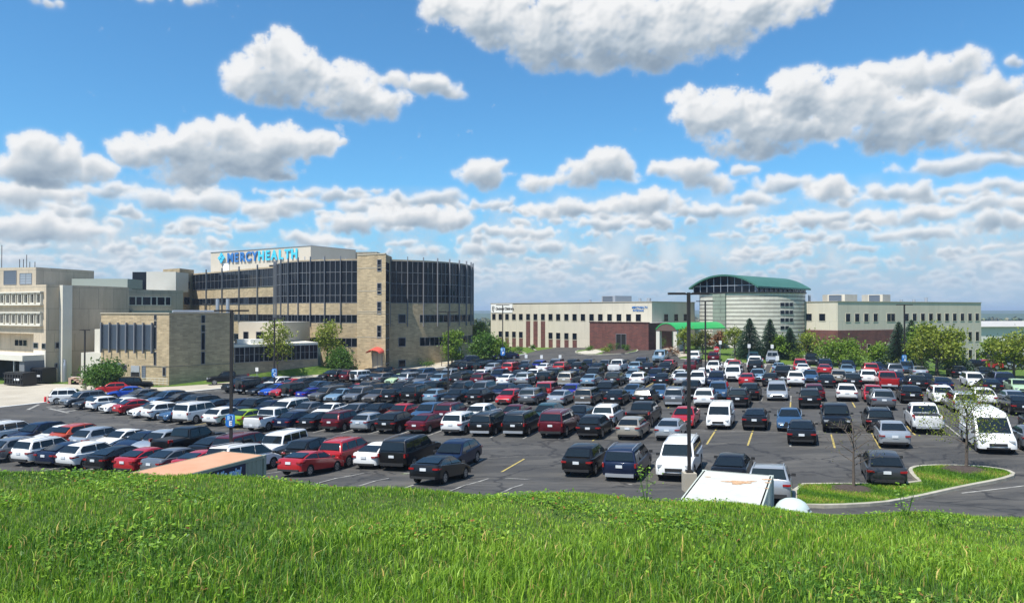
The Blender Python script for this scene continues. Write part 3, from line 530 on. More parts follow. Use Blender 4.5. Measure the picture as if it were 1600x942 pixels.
def car_proto(k):
    T = CT[k]; W = T['W']; top = T['top']; zb = min(top[0][1], top[-1][1])-.02; xr, xf = top[0][0], top[-1][0]
    root = thing(T['n'], (0,0,0), None, None, world=False)
    # lower body: outline with wheel arches lofted across the width
    arch = []
    for (wx, r) in reversed(T['wh']):
        ra = r+.055
        for a in range(0, 9):
            th = pi*a/8; arch.append((wx+ra*cos(th), max(zb-.02, r+ra*sin(th)), 1))
    def outline(ins, drop, archon):
        o_ = []
        zmax = max(z for _, z in top)
        for (x, z) in top:
            e = abs(x)/max(abs(xr), xf); x2 = x*(1-ins*max(0, (e-.6)/.4)/max(abs(x), 1)) if e > .6 else x
            o_.append((x2, z-drop*(1 if z > zmax*.75 else .5 if z > zmax*.6 else 0)))
        for (x, z, _) in arch: o_.append((x, z if archon else zb))
        return o_
    yl = [(-1,.30,.16,1),(-.985,.18,.06,1),(-.93,.11,.025,1),(-.80,.055,.008,1),(-.64,.03,0,1),(-.635,.03,0,0),(-.3,.005,-.008,0),(0,0,-.012,0)]
    yl = yl+[(-a,b,c,d) for a, b, c, d in reversed(yl[:-1])]
    mb = MB(); rings = []; bed = T.get('bed')
    for (yf, ins, drop, ao) in yl:
        rings.append([Vector((x, yf*W/2, z)) for x, z in outline(ins, drop, ao)])
    n = len(rings[0]); i0 = 0
    for r_ in rings: mb.v += [tuple(p) for p in r_]
    for i in range(len(rings)-1):
        for q in range(n):
            q2 = (q+1) % n; mb.f.append([i*n+q, (i+1)*n+q, (i+1)*n+q2, i*n+q2]); mb.uv.append(None)
            lowf = q >= len(top)-1; mb.m.append(1 if lowf else 0)
    mb.f.append([q for q in range(n)]); mb.m.append(0); mb.uv.append(None)
    mb.f.append([(len(rings)-1)*n+q for q in reversed(range(n))]); mb.m.append(0); mb.uv.append(None)
    # cabin
    A, B, Mx, Cc, D = T['cab']; zt = max(B[1], Mx[1], Cc[1]); zl = min(A[1], D[1]); wb, wt = W/2*.955, W/2*T['top_w']
    def hw(z): return lerp(wb, wt, max(0, min(1, (z-zl)/(zt-zl)))**1.1)
    prof = [(A[0],A[1]-.05),(lerp(A[0],B[0],.5),lerp(A[1],B[1],.52)),(B[0],B[1]),(B[0]-.12,B[1]+.03),(Mx[0],Mx[1]),(Cc[0]+.10,Cc[1]),(Cc[0],Cc[1]-.03),(lerp(Cc[0],D[0],.5)-.02,lerp(Cc[1],D[1],.5)),(D[0],D[1]-.05)]
    ys = [-1,-.97,-.86,-.45,0,.45,.86,.97,1]; dz = [-.05,-.018,0,.012,.018,.012,0,-.018,-.05]
    base = len(mb.v); m_ = len(ys)
    for (x, z) in prof:
        f_ = max(0, min(1, (z-zl)/(zt-zl)))
        for yf, d_ in zip(ys, dz): mb.v.append((x-(0.05*abs(yf)**3 if x > 0 else -.05*abs(yf)**3), hw(z)*yf, z+d_*f_))
    for i in range(len(prof)-1):
        for j in range(m_-1):
            a = base+i*m_+j; mb.f.append([a, a+1, a+m_+1, a+m_]); mb.m.append(0); mb.uv.append(None)
    for side, j in ((0,0),(1,m_-1)):
        lp = [base+i*m_+j for i in range(len(prof))]; mb.f.append(lp if side else lp[::-1]); mb.m.append(0); mb.uv.append(None)
    if bed:
        b0, b1, bz = bed
    body = mb.build('body', [PAINT['white'], MT['trim']], root, recalc=True, smooth=38)
    body.material_slots[0].link = 'OBJECT'
    def slab(name, p, out, m, parent=root, th=.012):
        """thin closed panel: p = corner points, pushed along out"""
        b = MB(); o_ = Vector(out).normalized(); q0 = [Vector(v) for v in p]; q1 = [v+o_*th for v in q0]; b.face(q1); b.face(q0[::-1])
        for i in range(len(p)): j = (i+1) % len(p); b.face([q0[i], q0[j], q1[j], q1[i]])
        return b.build(name, m, parent, merge=True, recalc=True)
    # glass
    def scr(P, Q, name, sgn, t0=.10, t1=.90, inw=.90):
        ps = []
        for t_, sg in ((t0,-1),(t0,1),(t1,1),(t1,-1)):
            x, z = lerp(P[0],Q[0],t_), lerp(P[1],Q[1],t_); ps.append(Vector((x, sg*(hw(z)*inw-.01), z)))
        nrm = Vector((sgn*abs(Q[1]-P[1]), 0, abs(Q[0]-P[0]))).normalized()
        off_ = .022; ps = [p+nrm*off_ for p in ps]; mids = []
        return slab(name, ps, nrm, MT['carglass'], th=.014)
    scr(A, B, 'windscreen', 1); 
    if k not in 'Tc' : scr(D, Cc, 'rear_window', -1, .10 if k in 'shxe' else .16, .88)
    else: scr(D, Cc, 'rear_window', -1, .3, .75, .8)
    zs0 = zl+.10; zs1 = zt-.13
    for (x0, x1) in T['side']:
        for sg in (-1, 1):
            def cl(x, z):   # keep inside the slanting pillars
                f_ = (z-zl)/(zt-zl); xa = lerp(A[0], B[0], (z-A[1])/(B[1]-A[1]))-.13; xd = lerp(D[0], Cc[0], (z-D[1])/(Cc[1]-D[1]))+.13
                return max(min(x, xa), xd)
            pts = []
            last = (x0, x1) == T['side'][-1]; first = (x0, x1) == T['side'][0]; xl = x0-.5 if (first and k in 'se') else x0; xh = x1+.75 if last and k != 'T' else x1
            zz = (zs0, (zs0+zs1)/2, zs1)
            right = [(cl(xh, z), z) for z in zz]; left = [(cl(xl, z), z) for z in reversed(zz)]
            pts = [Vector((x, sg*(hw(z)+.004), z)) for x, z in right+left]
            slab('side_window', pts, (0, sg, .25), MT['carglass'])
    # lights, plates, grille, bumpers
    rz = top[2][1]; yy = W/2
    tall = k in 'uUvpjTc'
    for sg in (-1, 1):
        if k in 'UpTvjc': lz0, lz1, lw, li = rz-.08, rz+.14 if k != 'T' else rz+.25, .10, 0
        else: lz0, lz1, lw, li = rz-.045, rz+.05, .30, 0
        b = MB(); xr2 = min(p[0] for p in top); b.box((xr2+.115, sg*(yy-lw/2-.045), (lz0+lz1)/2), (.22, lw, lz1-lz0)); b.box((xr2+.30, sg*(yy-.035), (lz0+lz1)/2), (.34 if k in 'shuxe' else .1, .075, (lz1-lz0)*.8)); b.build('tail_light', MT['tail'], root)
        hz_ = top[-3][1]-.02; xf2 = max(p[0] for p in top); b = MB(); b.box((xf2-.20, sg*(yy-.27), hz_-.02), (.30, .34, .13), rz=sg*-.32); b.build('headlight', MT['head'], root)
        b = MB(); b.box((A[0]-.28, sg*(W/2+.085), A[1]+.09), (.10, .20, .14)); b.box((A[0]-.26, sg*(W/2-.02), A[1]+.04), (.05,.10,.04)); b.build('mirror', MT['trim'], root)
    xr2, xf2 = min(p[0] for p in top), max(p[0] for p in top)
    b = MB(); b.box((xf2-.03, 0, top[-2][1]+.02), (.09, W*.46, .17)); b.box((xf2-.02, 0, top[-2][1]-.19), (.08, W*.60, .10)); b.build('grille', MT['trim'], root)
    b = MB(); b.box((xr2+.06, 0, zb+.10), (.16, W*.80, .17 if tall else .12)); b.build('rear_bumper', MT['trim'] if k in 'usUhxe' else MT['alu'], root)
    b = MB(); b.box((xr2-.004 if k not in 'se' else xr2-.006, 0, (rz-.03 if k not in 'pj' else zb+.20)), (.04, .36, .15)); b.build('licence_plate', MT['plate'], root)
    for (wx, r) in T['wh']:
        for sg in (-1, 1):
            wy = sg*(W/2-.125); e = bpy.data.objects.new('wheel', None); 
            b = MB(); nseg = 20
            prof_ = [(r*.60,-.10),(r*.93,-.115),(r,-.085),(r,.085),(r*.93,.115),(r*.60,.10)]
            vv = [[Vector((wx+q*cos(2*pi*i/nseg), wy+d_, r+q*sin(2*pi*i/nseg))) for i in range(nseg)] for q, d_ in prof_]
            for a_ in range(len(vv)-1):
                for i in range(nseg): j = (i+1) % nseg; b.face([vv[a_][i], vv[a_][j], vv[a_+1][j], vv[a_+1][i]])
            b.face(vv[0]); b.face(vv[-1][::-1]); wo_ = b.build('wheel', MT['tyre'], root, merge=True, recalc=True, smooth=40)
            b = MB(); yo = wy+sg*.104
            for i in range(5):
                th = 2*pi*i/5+.3; d = Vector((cos(th), 0, sin(th))); s_ = Vector((-sin(th), 0, cos(th))); c = Vector((wx, yo, r)); b.face([c+d*.03+s_*.045, c+d*r*.60+s_*.065, c+d*r*.60-s_*.065, c+d*.03-s_*.045])
            ring = [[Vector((wx+q*cos(2*pi*i/20), yo+sg*.004, r+q*sin(2*pi*i/20))) for i in range(20)] for q in (r*.54, r*.66)]
            for i in range(20): j = (i+1) % 20; b.face([ring[0][i], ring[0][j], ring[1][j], ring[1][i]])
            b.build('rim', MT['rim'], wo_)
    if T.get('rail'):
        for sg in (-1, 1):
            yq = wt*.90; b = MB(); b.tube([(B[0]-.15, sg*yq, B[1]+.01),(B[0]-.3, sg*yq, B[1]+.085),(Mx[0], sg*yq, Mx[1]+.055),(Cc[0]+.2, sg*yq, Cc[1]+.075),(Cc[0]+.05, sg*yq, Cc[1]+.01)], .018, 6); b.build('roof_rail', MT['alu'], root)
    if k == 'p':
        b = MB(); b0, b1, bz = T['bed']; b.box(((b0+b1)/2, 0, 1.262), (b1-b0-.10, W*.80, .05)); b.build('bed_cover', MT['trim'], root)
    if T.get('spare'):
        b = MB(); r = .38
        for d_ in (0,): b.tube([(-2.15,0,1.08),(-2.17,0,1.08),(-2.36,0,1.08),(-2.38,0,1.08)], [r*.9,r,r,r*.9], 20)
        b.build('spare_wheel', MT['tyre'], root, smooth=40)
    for ch in root.children:
        pass
    return root
PROTO = {}
def kids(o): return [c for c in bpy.data.objects if c.parent == o]
TREE = {}
def make_car(k, color):
    if k not in PROTO:
        r_ = car_proto(k); PROTO[k] = r_; TREE[k] = [(c, kids(c)) for c in kids(r_)]; r = r_; pairs = [c for c, _ in TREE[k]]
    else:
        r = PROTO[k].copy(); col.objects.link(r); pairs = []
        for c, sub in TREE[k]:
            c2 = c.copy(); col.objects.link(c2); c2.parent = r; pairs.append(c2)
            for s_ in sub: s2 = s_.copy(); col.objects.link(s2); s2.parent = c2
    for c in pairs:
        if c.name.split('.')[0] == 'body': c.material_slots[0].link = 'OBJECT'; c.material_slots[0].material = PAINT[color]
    return r
KN = dict(s='sedan', h='hatchback', u='SUV', U='large SUV', v='minivan', p='pickup truck', j='boxy off-roader', T='high-roof cargo van', c='small delivery van')
CAT = dict(s='car', h='car', u='car', U='car', v='minivan', p='pickup truck', j='car', T='van', c='van')
ROWN = ['front', 'second', 'third', 'fourth', 'fifth', 'sixth', 'seventh', 'eighth', 'ninth', 'tenth', 'farthest']
# each entry: photo column of the nearest end, colour, type, R = tail to the camera, F = nose to the camera, optional nudge of the row line
ROWS = [
 (37.9, '-14gu R,29wu R,66ns R,98wu R,145ks R,190rs R,235gs R,281rs R,336wv R,448rs R/.5,660ks R/.2,1200su R/-.4'),
 (43.3, '-62ks F,-22wu R,17nu F,52ws F,88ou R/.8,118su R,150ws F,184ns F,214su F,250kp R,306ks R,345mv R,404wj F,458ku R,514ru R,567ws R,613kU R,688nu F/.2,900ku R/.9,967nv R/.2,1052wU F/.9,1137ks R,1386du R/1.6'),
 (57.2, '97gu F,118ks F,139wh R,159ws F,180rs R,204ws F,226wu R,250bu F,280wU R,326wu R,362ls R,394wp R/-1.4,437ns R,476ks R,514mu R,560sh R,601ku R,648ms R,704wu R,749kv R,801kv R,860mU R,918ku R,980th R,1041ss R,1252ks R,1398ss R,1559wT F/-1.0,1625gs R'),
 (63.2, '190gs F,211ks F,232bu F,252ks F,273ku F,296ku R,318ks R,344nu F,372ku F,398ns F,426wv F,458gs F,493ws F,534gs F,568ks F,608rs F,652bu F,690mu R,740wu R,790ms F,842yu F,893ks F,941wu R,996kp R,1064rs F,1121wc F,1178ks R,1233bs F,1308kp F,1376ku R,1451wp R,1640ks F'),
 (76.8, '350kU F,372kj R,390ks F,408Bs F,427ru F,446kj R,466Vs R,489zu F,514Ps F,545gu F,574zs F,604ku R,637kU R,670Ph R,700ks F,738ku R,785rh F,822gu R,867ss R,910zv R,957ks R,1003ku R,1052gv R,1099wu R,1152ku R,1265ku R,1381gu R,1509sv R,1600ks R'),
 (82.6, '392ks F,412wu F,432rs F,453ku F,474bs F,494ks F,514ks F,537rs F,558du F,584ku R,612ku F,642bu F,672kj R,706du F,740gu F,776nh F,808ks R,849rj R,888Vu R,940ku F,982bs F,1024bs F,1076kp R,1120bu F,1170ku R,1214sv F,1273mu R,1323wu R,1366rh F,1425ku R,1478wu F,1540wu R,1590ss R'),
 (96.4, '500ks F,518ku R,535mu R,551wj R,569ks F,587gu R,606Gs F,628su R,651gu F,680Pu R,712ku R,744mu R,784ws R,814su R,848kj R,881tv R,917Ps R,956ku R,994wu R,1032ks R,1064su R,1088wu F,1117nu F,1166rs R,1203kh R,1243wu R,1291ks R,1332ku R,1389rp R,1434ku R,1475ns R,1552ks R,1600Gs F'),
 (102.2, '560ks F,580kp F,600ks F,622nu F,644bu F,668ks F,690su F,715ks F,742wu F,770nu F,800ks F,826wu F,858ku F,890ns F,922ku F,983Ps F,1020nu F,1058ws F,1098wu F,1143wU F,1182Ps F,1222kp R,1265bs F,1310tu R,1357wu R,1402ns F,1448ks F,1528wu F,1569nU R'),
 (116.0, '700ku F,722ku R,744kj R,764su R,792rv R,816ks R,845ws R,872ru R,899ku R,930ks R,959wp R,990Pu R,1010ks R,1036ks F,1077mu R,1112wu F,1147ru R,1179kU R,1216Ps R,1254ws R,1288rs R,1325Ps F,1361ru R,1399gv R,1438ss R,1500ku R,1545ks F'),
 (121.8, '728ku F,748ns F,768nu F,790ku F,814gs F,838Vu R,862gu F,888ku F,913nu F,940gs F,968ks F,998nu F,1043rh R,1082ks F,1140ws F,1177wp F,1250ru F,1290nu F,1326nu F,1372ns F,1418bu F'),
 (131.5, '1028Pp F,1084wu R,1114mu R,1176yu F,1206su F,1268ku F'),
]
ORD = ['first','second','third','fourth','fifth','sixth','seventh','eighth','ninth','tenth']
CARS = []
for ri, (Y0, spec) in enumerate(ROWS):
    row = []
    for e in spec.split(','):
        e = e.strip(); off_ = 0.0
        if '/' in e: e, q = e.split('/'); off_ = float(q)
        code, fc = e.split(' '); k = code[-1]; c = COL[code[-2]]; px = float(code[:-2])
        X, Y, hd = row_at(Y0+off_+random.uniform(-.18,.18), px)
        row.append([px, X, Y, hd+random.gauss(0, .8), k, c, fc])
    row.sort(); n = len(row); cnt = {}
    for q in row: cnt[(q[5], q[4], q[6])] = cnt.get((q[5], q[4], q[6]), 0)+1
    for i, (px, X, Y, hd, k, c, fc) in enumerate(row):
        T = CT[k]; nx2, ny2 = sin(R(hd)), cos(R(hd)); x, y = X+nx2*T['L']/2, Y+ny2*T['L']/2
        r = make_car(k if k not in 'us' else (k if random.random() < .55 else {'u': 'x', 's': 'e'}[k]), c); z = gz(x, y)+.022; r.scale = (random.uniform(.97,1.03), 1, random.uniform(.965,1.03)); r.location = (x, y, z); ang_ = pi/2-R(hd)+(pi if fc == 'F' else 0); 
        # sit on the sloping lot
        f = Vector((cos(ang_), sin(ang_), 0)); l = Vector((-sin(ang_), cos(ang_), 0)); zf = (gz(x+f.x, y+f.y)-gz(x-f.x, y-f.y))/2; zl_ = (gz(x+l.x, y+l.y)-gz(x-l.x, y-l.y))/2
        f = Vector((f.x, f.y, zf)).normalized(); l = Vector((l.x, l.y, zl_)); l = (l-f*l.dot(f)).normalized(); r.rotation_euler = Matrix((f, l, f.cross(l))).transposed().to_euler()
        a = row[i-1] if i else None; b = row[i+1] if i < n-1 else None
        # a short description of both neighbours
        nm = lambda q: f"{q[5]} {KN[q[4]].split()[-1]}"
        view = 'tail out' if fc == 'R' else 'nose out'
        if cnt[(c, k, fc)] == 1: lab = f"only {c} {KN[k]} with {view[:4]} out in the {ROWN[ri]} row from the grass"
        elif a and b: lab = f"{c} {KN[k]}, {view}, {ROWN[ri]} row, between {nm(a)} and {nm(b)}"
        elif a: lab = f"{c} {KN[k]}, {view}, rightmost in the {ROWN[ri]} row, beside {nm(a)}"
        else: lab = f"{c} {KN[k]}, {view}, leftmost in the {ROWN[ri]} row, beside {nm(b)}"
        same = [q[0] for q in row if (q[5], q[4], q[6]) == (c, k, fc)]
        r['alt'] = f"{ORD[same.index(px)]} {c} {KN[k]} from left, {view}, {ROWN[ri]} row from grass"
        r['label'] = lab; r['category'] = CAT[k]; r['group'] = 'cars parked in the big lot'; CARS.append((r, ri, px))
# parked or standing away from the rows
def extra(px, py, k, c, heading, label, group='cars parked in the big lot'):
    x, y = at(px, py); r = make_car(k, c); r.location = (x, y, gz(x, y)+.04); r.rotation_euler = (0, 0, R(heading)); tag(r, label, CAT[k], group); return r
extra(113, 630, 'u', 'white', 22, 'white SUV parked side-on beside the red bollards at the lot corner')
extra(201, 622, 's', 'bright blue', 205, 'bright blue coupe with its nose to the left, beside the corner tree')
extra(176, 615, 'h', 'red', 205, 'red hatchback half hidden behind the bright blue coupe')
extra(213, 610, 'j', 'black', 25, 'black open-wheeled off-roader behind the bright blue coupe')
extra(357, 600, 'p', 'black', 203, 'black pickup truck with bed cap parked alone at the lawn kerb')
extra(730, 571, 'u', 'navy', 200, 'navy SUV nose left at the head of the lot below the tall sign')
extra(790, 561, 's', 'navy', 190, 'dark blue sedan at the far lot entry beside the planted kerb')
extra(1512, 577, 's', 'black', 180, 'black sedan side-on in the far right lot below the trees', 'cars in the far right lot')
extra(1536, 577, 's', 'red', 170, 'red car in the far right lot between the black and the silver', 'cars in the far right lot')
extra(1556, 577, 's', 'silver', 0, 'silver sedan side-on in the far right lot', 'cars in the far right lot')
extra(1577, 576, 'u', 'navy', 0, 'dark blue SUV farthest right in the far right lot', 'cars in the far right lot')
extra(1550, 563, 'U', 'dark grey', 30, 'dark SUV close to the corner of the three-storey wing', 'cars in the far right lot')
# make every label in the lot single: fall back on the order from the left
from collections import defaultdict
seen = defaultdict(list)
for r, ri, px in CARS: seen[r['label']].append((px, r, ri))
for lb, l in seen.items():
    for (px, r, ri) in l:
        if len(l) > 1 or len(lb.split()) > 16: r['label'] = r['alt']
for r, ri, px in CARS:
    del r['alt']
# ------------------------------------------------------------ buildings
BR = brickmat('blond_brick', (.50,.385,.23), (.32,.245,.145), (.40,.325,.215), bw=.8, bh=.26, stain=.22, ms=.03)
BRD = brickmat('grey_brown_brick', (.30,.26,.19), (.19,.165,.125), (.25,.22,.17), bw=.8, bh=.26, stain=.22, ms=.03)
CON = brickmat('cast_concrete', (.50,.42,.31), (.46,.385,.285), (.27,.24,.19), bw=3.2, bh=3.4, stain=.20, ms=.035)
CREAM = brickmat('cream_panel', (.56,.51,.41), (.53,.485,.39), (.40,.38,.31), bw=3.0, bh=3.9, stain=.10, ms=.03)
RED = brickmat('red_brick', (.165,.052,.042), (.10,.036,.032), (.13,.085,.07), bw=.8, bh=.26, stain=.35, ms=.02)
BEIGE = mat('beige_metal_panel', (.50,.44,.35), .75, vary=(.55,.49,.40), vscale=.2); ROOFM = mat('flat_roof', (.35,.34,.32), .9, vary=(.42,.41,.39), vscale=.3)
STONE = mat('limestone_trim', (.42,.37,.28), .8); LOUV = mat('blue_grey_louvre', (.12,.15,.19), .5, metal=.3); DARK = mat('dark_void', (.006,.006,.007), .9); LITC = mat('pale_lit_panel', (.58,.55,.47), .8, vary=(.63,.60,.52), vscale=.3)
class Wall:
    """a vertical wall plane seen left (A) to right (B) from outside"""
    def __init__(s, A, B): s.A = Vector((*A, 0)); s.B = Vector((*B, 0)); s.L = (s.B-s.A).length; s.d = (s.B-s.A)/s.L; s.n = Vector((s.d.y, -s.d.x, 0))
    def s_at(s, px):
        t = (px-800)/F; return (t*s.A.y-s.A.x)/(s.d.x-t*s.d.y)
    def z_at(s, px, py):
        p = s.A+s.d*s.s_at(px); return CZ+(487-py)/F*p.y
    def P(s, u, z, out=0): q = s.A+s.d*u+s.n*out; return (q.x, q.y, z)
    def bx(s, mb, u0, u1, z0, z1, o0, o1, mi=0):
        q = [s.P(u, z, o) for z in (z0, z1) for u, o in ((u0,o1),(u1,o1),(u1,o0),(u0,o0))]
        for f in ((0,1,5,4),(1,2,6,5),(2,3,7,6),(3,0,4,7),(4,5,6,7),(3,2,1,0)): mb.face([q[k] for k in f], mi, [(u0,z0),(u1,z0),(u1,z1),(u0,z1)])
def window(root, W, u0, u1, z0, z1, nv=1, nh=0, name='window', glass=None, fr=.07, sill=True, frm=None, proud=.05):
    mb = MB(); W.bx(mb, u0, u1, z0, z1, -.02, .02); o = mb.build(name, glass or MT['bglass'], root)
    m = MB(); e = fr
    for (a, b, c, d) in ((u0-e,u1+e,z1,z1+e),(u0-e,u1+e,z0-e*1.3,z0),(u0-e,u0,z0,z1),(u1,u1+e,z0,z1)): W.bx(m, a, b, c, d, -.01, proud+.02)
    for i in range(1, nv): u = lerp(u0, u1, i/nv); W.bx(m, u-e*.45, u+e*.45, z0, z1, .0, proud)
    for i in range(1, nh+1): z = lerp(z0, z1, i/(nh+1)); W.bx(m, u0, u1, z-e*.45, z+e*.45, .0, proud-.01)
    f = m.build('frame', frm or MT['mull'], o); f.parent = o
    if root.get('_w'):   # both are in the thing's space already
        f.data.transform(Matrix.Translation(-Vector(root['_w'])))
    return o
def seg(root, name, pts, z0, z1, m, closed_back=None):
    """block from a visible front polyline plus a back outline"""
    mb = MB(); poly = [tuple(p) for p in pts]+([tuple(p) for p in closed_back] if closed_back else []); mb.prism(poly, z0, z1, 0, 1); return mb.build(name, [m, ROOFM], root)
def parapet(root, W, z, m=None, h=.25, name='coping'):
    mb = MB(); W.bx(mb, -.1, W.L+.1, z, z+h, -.25, .12); return mb.build(name, m or STONE, root)

# --- concrete loading-dock building at the left edge
C1, C2, C3, L1 = (-72.8,116), (-68.3,124), (-67.1,130), (-118,142.5)
t = thing('dock_building', (-80,122,gz(-80,122)), 'cast concrete building with loading dock at the far left', 'building')
seg(t, 'upper_storeys', [L1, C1, C2, C3, (-80,152), (-120,158)], 6.2, 13.95, CON)
dl = (Vector(C1)-Vector(L1)).normalized(); nl = Vector((dl.y, -dl.x)); rec = lambda p, r: (p[0]-nl.x*r, p[1]-nl.y*r)
Wl = Wall(L1, C1); u_c = Wl.s_at(45)
seg(t, 'lower_wall', [rec(L1,1.6), rec(Wl.P(u_c,0)[:2],1.6), Wl.P(Wl.s_at(53),0)[:2], C1, C2, C3, (-80,151), (-119,157)], -4, 6.2, CON)
for (py0, py1) in ((459,474),(490.5,506)):
    z1, z0 = Wl.z_at(40, py0), Wl.z_at(40, py1); u1_ = Wl.s_at(66)
    for i in range(16):
        ub = u1_-i*1.86
        if ub < 3: break
        window(t, Wl, ub-.98, ub, z0+.1, z1-.1, 1, 0, fr=.16, frm=LITC, proud=.35)
    m = MB(); Wl.bx(m, 2, u1_+.4, z1+.12, z1+.34, 0, .55); Wl.bx(m, 2, u1_+.4, z0-.32, z0-.12, 0, .55); m.build('ledge', LITC, t)
Wr = Wall(rec(L1,1.6), rec(Wl.P(u_c,0)[:2],1.6)); window(t, Wr, Wr.s_at(24), Wr.s_at(43), 4.1, 5.05, 3, fr=.15, frm=STONE)
Wp = Wall(Wl.P(Wl.s_at(53),0)[:2], C1); window(t, Wp, Wp.s_at(53.5), Wp.s_at(60), 4.0, 4.75); window(t, Wp, Wp.s_at(66.5), Wp.s_at(71.5), 3.95, 4.7)
m = MB(); Wp.bx(m, Wp.s_at(53.2), Wp.L+.02, -3.8, 3.6, 0, .04); m.build('pale_panel', LITC, t)
W12 = Wall(C1, C2); window(t, W12, W12.s_at(87.5), W12.s_at(92), 4.0, 4.8, fr=.1); window(t, W12, W12.s_at(87), W12.s_at(90), .9, 1.5, fr=.1)
m = MB(); q = W12.P(W12.s_at(100.5), 0); m.box((q[0]+.3, q[1]-.2, 4.8), (1.15, 1.5, 18.2), rz=atan2(dl.y, dl.x)); m.build('pilaster', LITC, t)  # paler than the wall behind: its sunlit face is put into the colour
m = MB(); a = Wl.P(Wl.s_at(-260),0,2.2); Wl.bx(m, 0, Wl.s_at(70), 2.15, 3.0, -1.8, 3.2); m.build('dock_canopy', LITC, t)
m = MB(); Wl.bx(m, 2, Wl.s_at(62), -3, 2.14, -1.55, -1.5); m.build('dock_shade_panel', DARK, t)  # flat near-black panel: the shade of the dock recess put into its colour
m = MB(); Wl.bx(m, Wl.s_at(62), Wl.s_at(70), -3.5, 2.15, -1.58, 2.9); m.build('dock_side_wall', mat('dock_side', (.16,.17,.18), .8), t)
m = MB(); Wl.bx(m, Wl.s_at(52)-.1, Wl.s_at(52)+.1, -3, 2.15, 2.6, 2.8); m.build('canopy_post', MT['alu'], t)
m = MB(); m.prism([(-110,146),(-98,134),(-83.4,130),(-80,142),(-100,155)], 13.95, 17.5, 0); m.build('penthouse', CON, t); Wq = Wall((-98,134), (-83.4,130)); window(t, Wq, Wq.s_at(6), Wq.s_at(25), 14.6, 16.9, 1, 6, 'louvre', LOUV); window(t, Wq, Wq.s_at(31), Wq.s_at(49), 14.6, 16.4, 2, 3, 'louvre', MT['alu'])
m = MB(); m.prism([(-80.1,135),(-70.2,135.5),(-70.2,141),(-80.1,140.5)], 13.95, 15.7, 0); m.build('roof_plant_box', mat('green_grey_panel', (.30,.33,.28), .6), t)
m = MB()
for px, py in ((2,383),(30,405),(36,405),(46,409),(54,409),(41,398)):
    x = (px-800)/F*136; m.tube([(x,136,17.5),(x,136,CZ+(487-py)/F*136)], .06, 5)
m.build('antenna', MT['pole'], t)
m = MB(); q = W12.P(W12.s_at(96.5), 0, 1.0); m.tube([(q[0],q[1],-1.4),(q[0],q[1],1.2),(q[0],q[1],1.9),(q[0]-.4,q[1]-.1,2.3)], [.38,.30,.18,.14], 10); m.build('steel_pipe', MT['alu'], t)
# low annex in pale concrete beside it
t2 = thing('pale_annex', (-63,121,gz(-63,121)), 'low pale concrete annex between the dock building and the brick building', 'building')
Wa = Wall((-68.6,118.3), (-62.2,116.6)); seg(t2, 'wall', [Wa.P(0,0)[:2], Wa.P(Wa.L,0)[:2], (-61,124), (-66.5,125)], -4, 3.2, LITC); m = MB(); m.prism([(-67.2,119.6),(-62,118.2),(-61,124),(-66,125)], 3.2, 6.9); m.build('rear_block', LITC, t2)
# --- long low link block with six windows
t = thing('link_block', (-74,155,gz(-74,155)), 'grey block with a row of six dark windows behind the dock building', 'building')
Wm = Wall((-77.6,150), (-70,158)); seg(t, 'wall', [Wm.P(0,0)[:2], Wm.P(Wm.L,0)[:2], (-80,168), (-90,160)], -3, 14.2, CON)
for a, b in ((202,211),(213,221),(223,235),(237,244),(246,257),(259,266)): window(t, Wm, Wm.s_at(a), Wm.s_at(b), 11.1, 12.7, fr=.14, frm=LITC)
m = MB(); Wm.bx(m, Wm.s_at(203), Wm.s_at(269), 9.0, 9.9, 0, .9); m.build('sloped_ledge', mat('pale_green_metal', (.36,.40,.33), .5), t)
m = MB(); m.prism([(-81.3,165),(-75.2,166),(-75,172),(-81,171)], 14.2, 18.6); m.build('beige_roof_box', LITC, t); m = MB(); m.prism([(-88,172),(-84.4,172),(-84.4,180),(-88,180)], 12, 18.9); m.build('glass_roof_box', MT['bglass'], t)

# --- blond brick annex in front
B0, B1, B2, B3 = (-62.8,113.5), (-50.3,109), (-43.4,115.9), (-33,126.4)
t = thing('brick_annex', (-52,114,gz(-52,114)), 'blond brick two-storey annex with blue-grey louvred screen and dark slot windows', 'building')
mb = MB(); mb.prism([B0, B1, B2, (-48,125), (-60,124)], -4, 9.4, 0, 1); mb.build('wall', [BR, ROOFM], t)
Wf, Ws = Wall(B0, B1), Wall(B1, B2); parapet(t, Wf, 9.4, STONE, .16); parapet(t, Ws, 9.4, STONE, .16)
m = MB(); ua, ub = Wf.s_at(161), Wf.s_at(240); z0, z1 = Wf.z_at(200,546), Wf.z_at(200,507)
Wf.bx(m, ua, ub, z0, z1, 0, .06)
for i in range(26): z = z0+.08+(z1-z0-.1)*i/26; Wf.bx(m, ua+.05, ub-.05, z, z+.05, .06, .15)
scrn = m.build('louvred_screen', LOUV, t)
for i in range(7):
    u = lerp(ua, ub, i/6); m = MB(); Wf.bx(m, u-.07, u+.07, z0-.5, z1+.3, .1, .45); m.build('screen_fin', MT['mull'], t)
for (p0, p1) in ((492,499),(502,509),(511,545),(550,570)): window(t, Wf, Wf.s_at(241.5), Wf.s_at(244.5), Wf.z_at(243,p1), Wf.z_at(243,p0), fr=.05)
for (p0, p1) in ((493,504),(508,518),(520,546),(550,568)): window(t, Ws, Ws.s_at(315), Ws.s_at(320), Ws.z_at(317,p1), Ws.z_at(317,p0), fr=.06)
window(t, Wf, Wf.s_at(162), Wf.s_at(189), -.1 if False else Wf.z_at(170,579), Wf.z_at(170,567), 3, 3, 'louvre', LOUV); window(t, Wf, Wf.s_at(191), Wf.s_at(198), Wf.z_at(195,579), Wf.z_at(195,570))
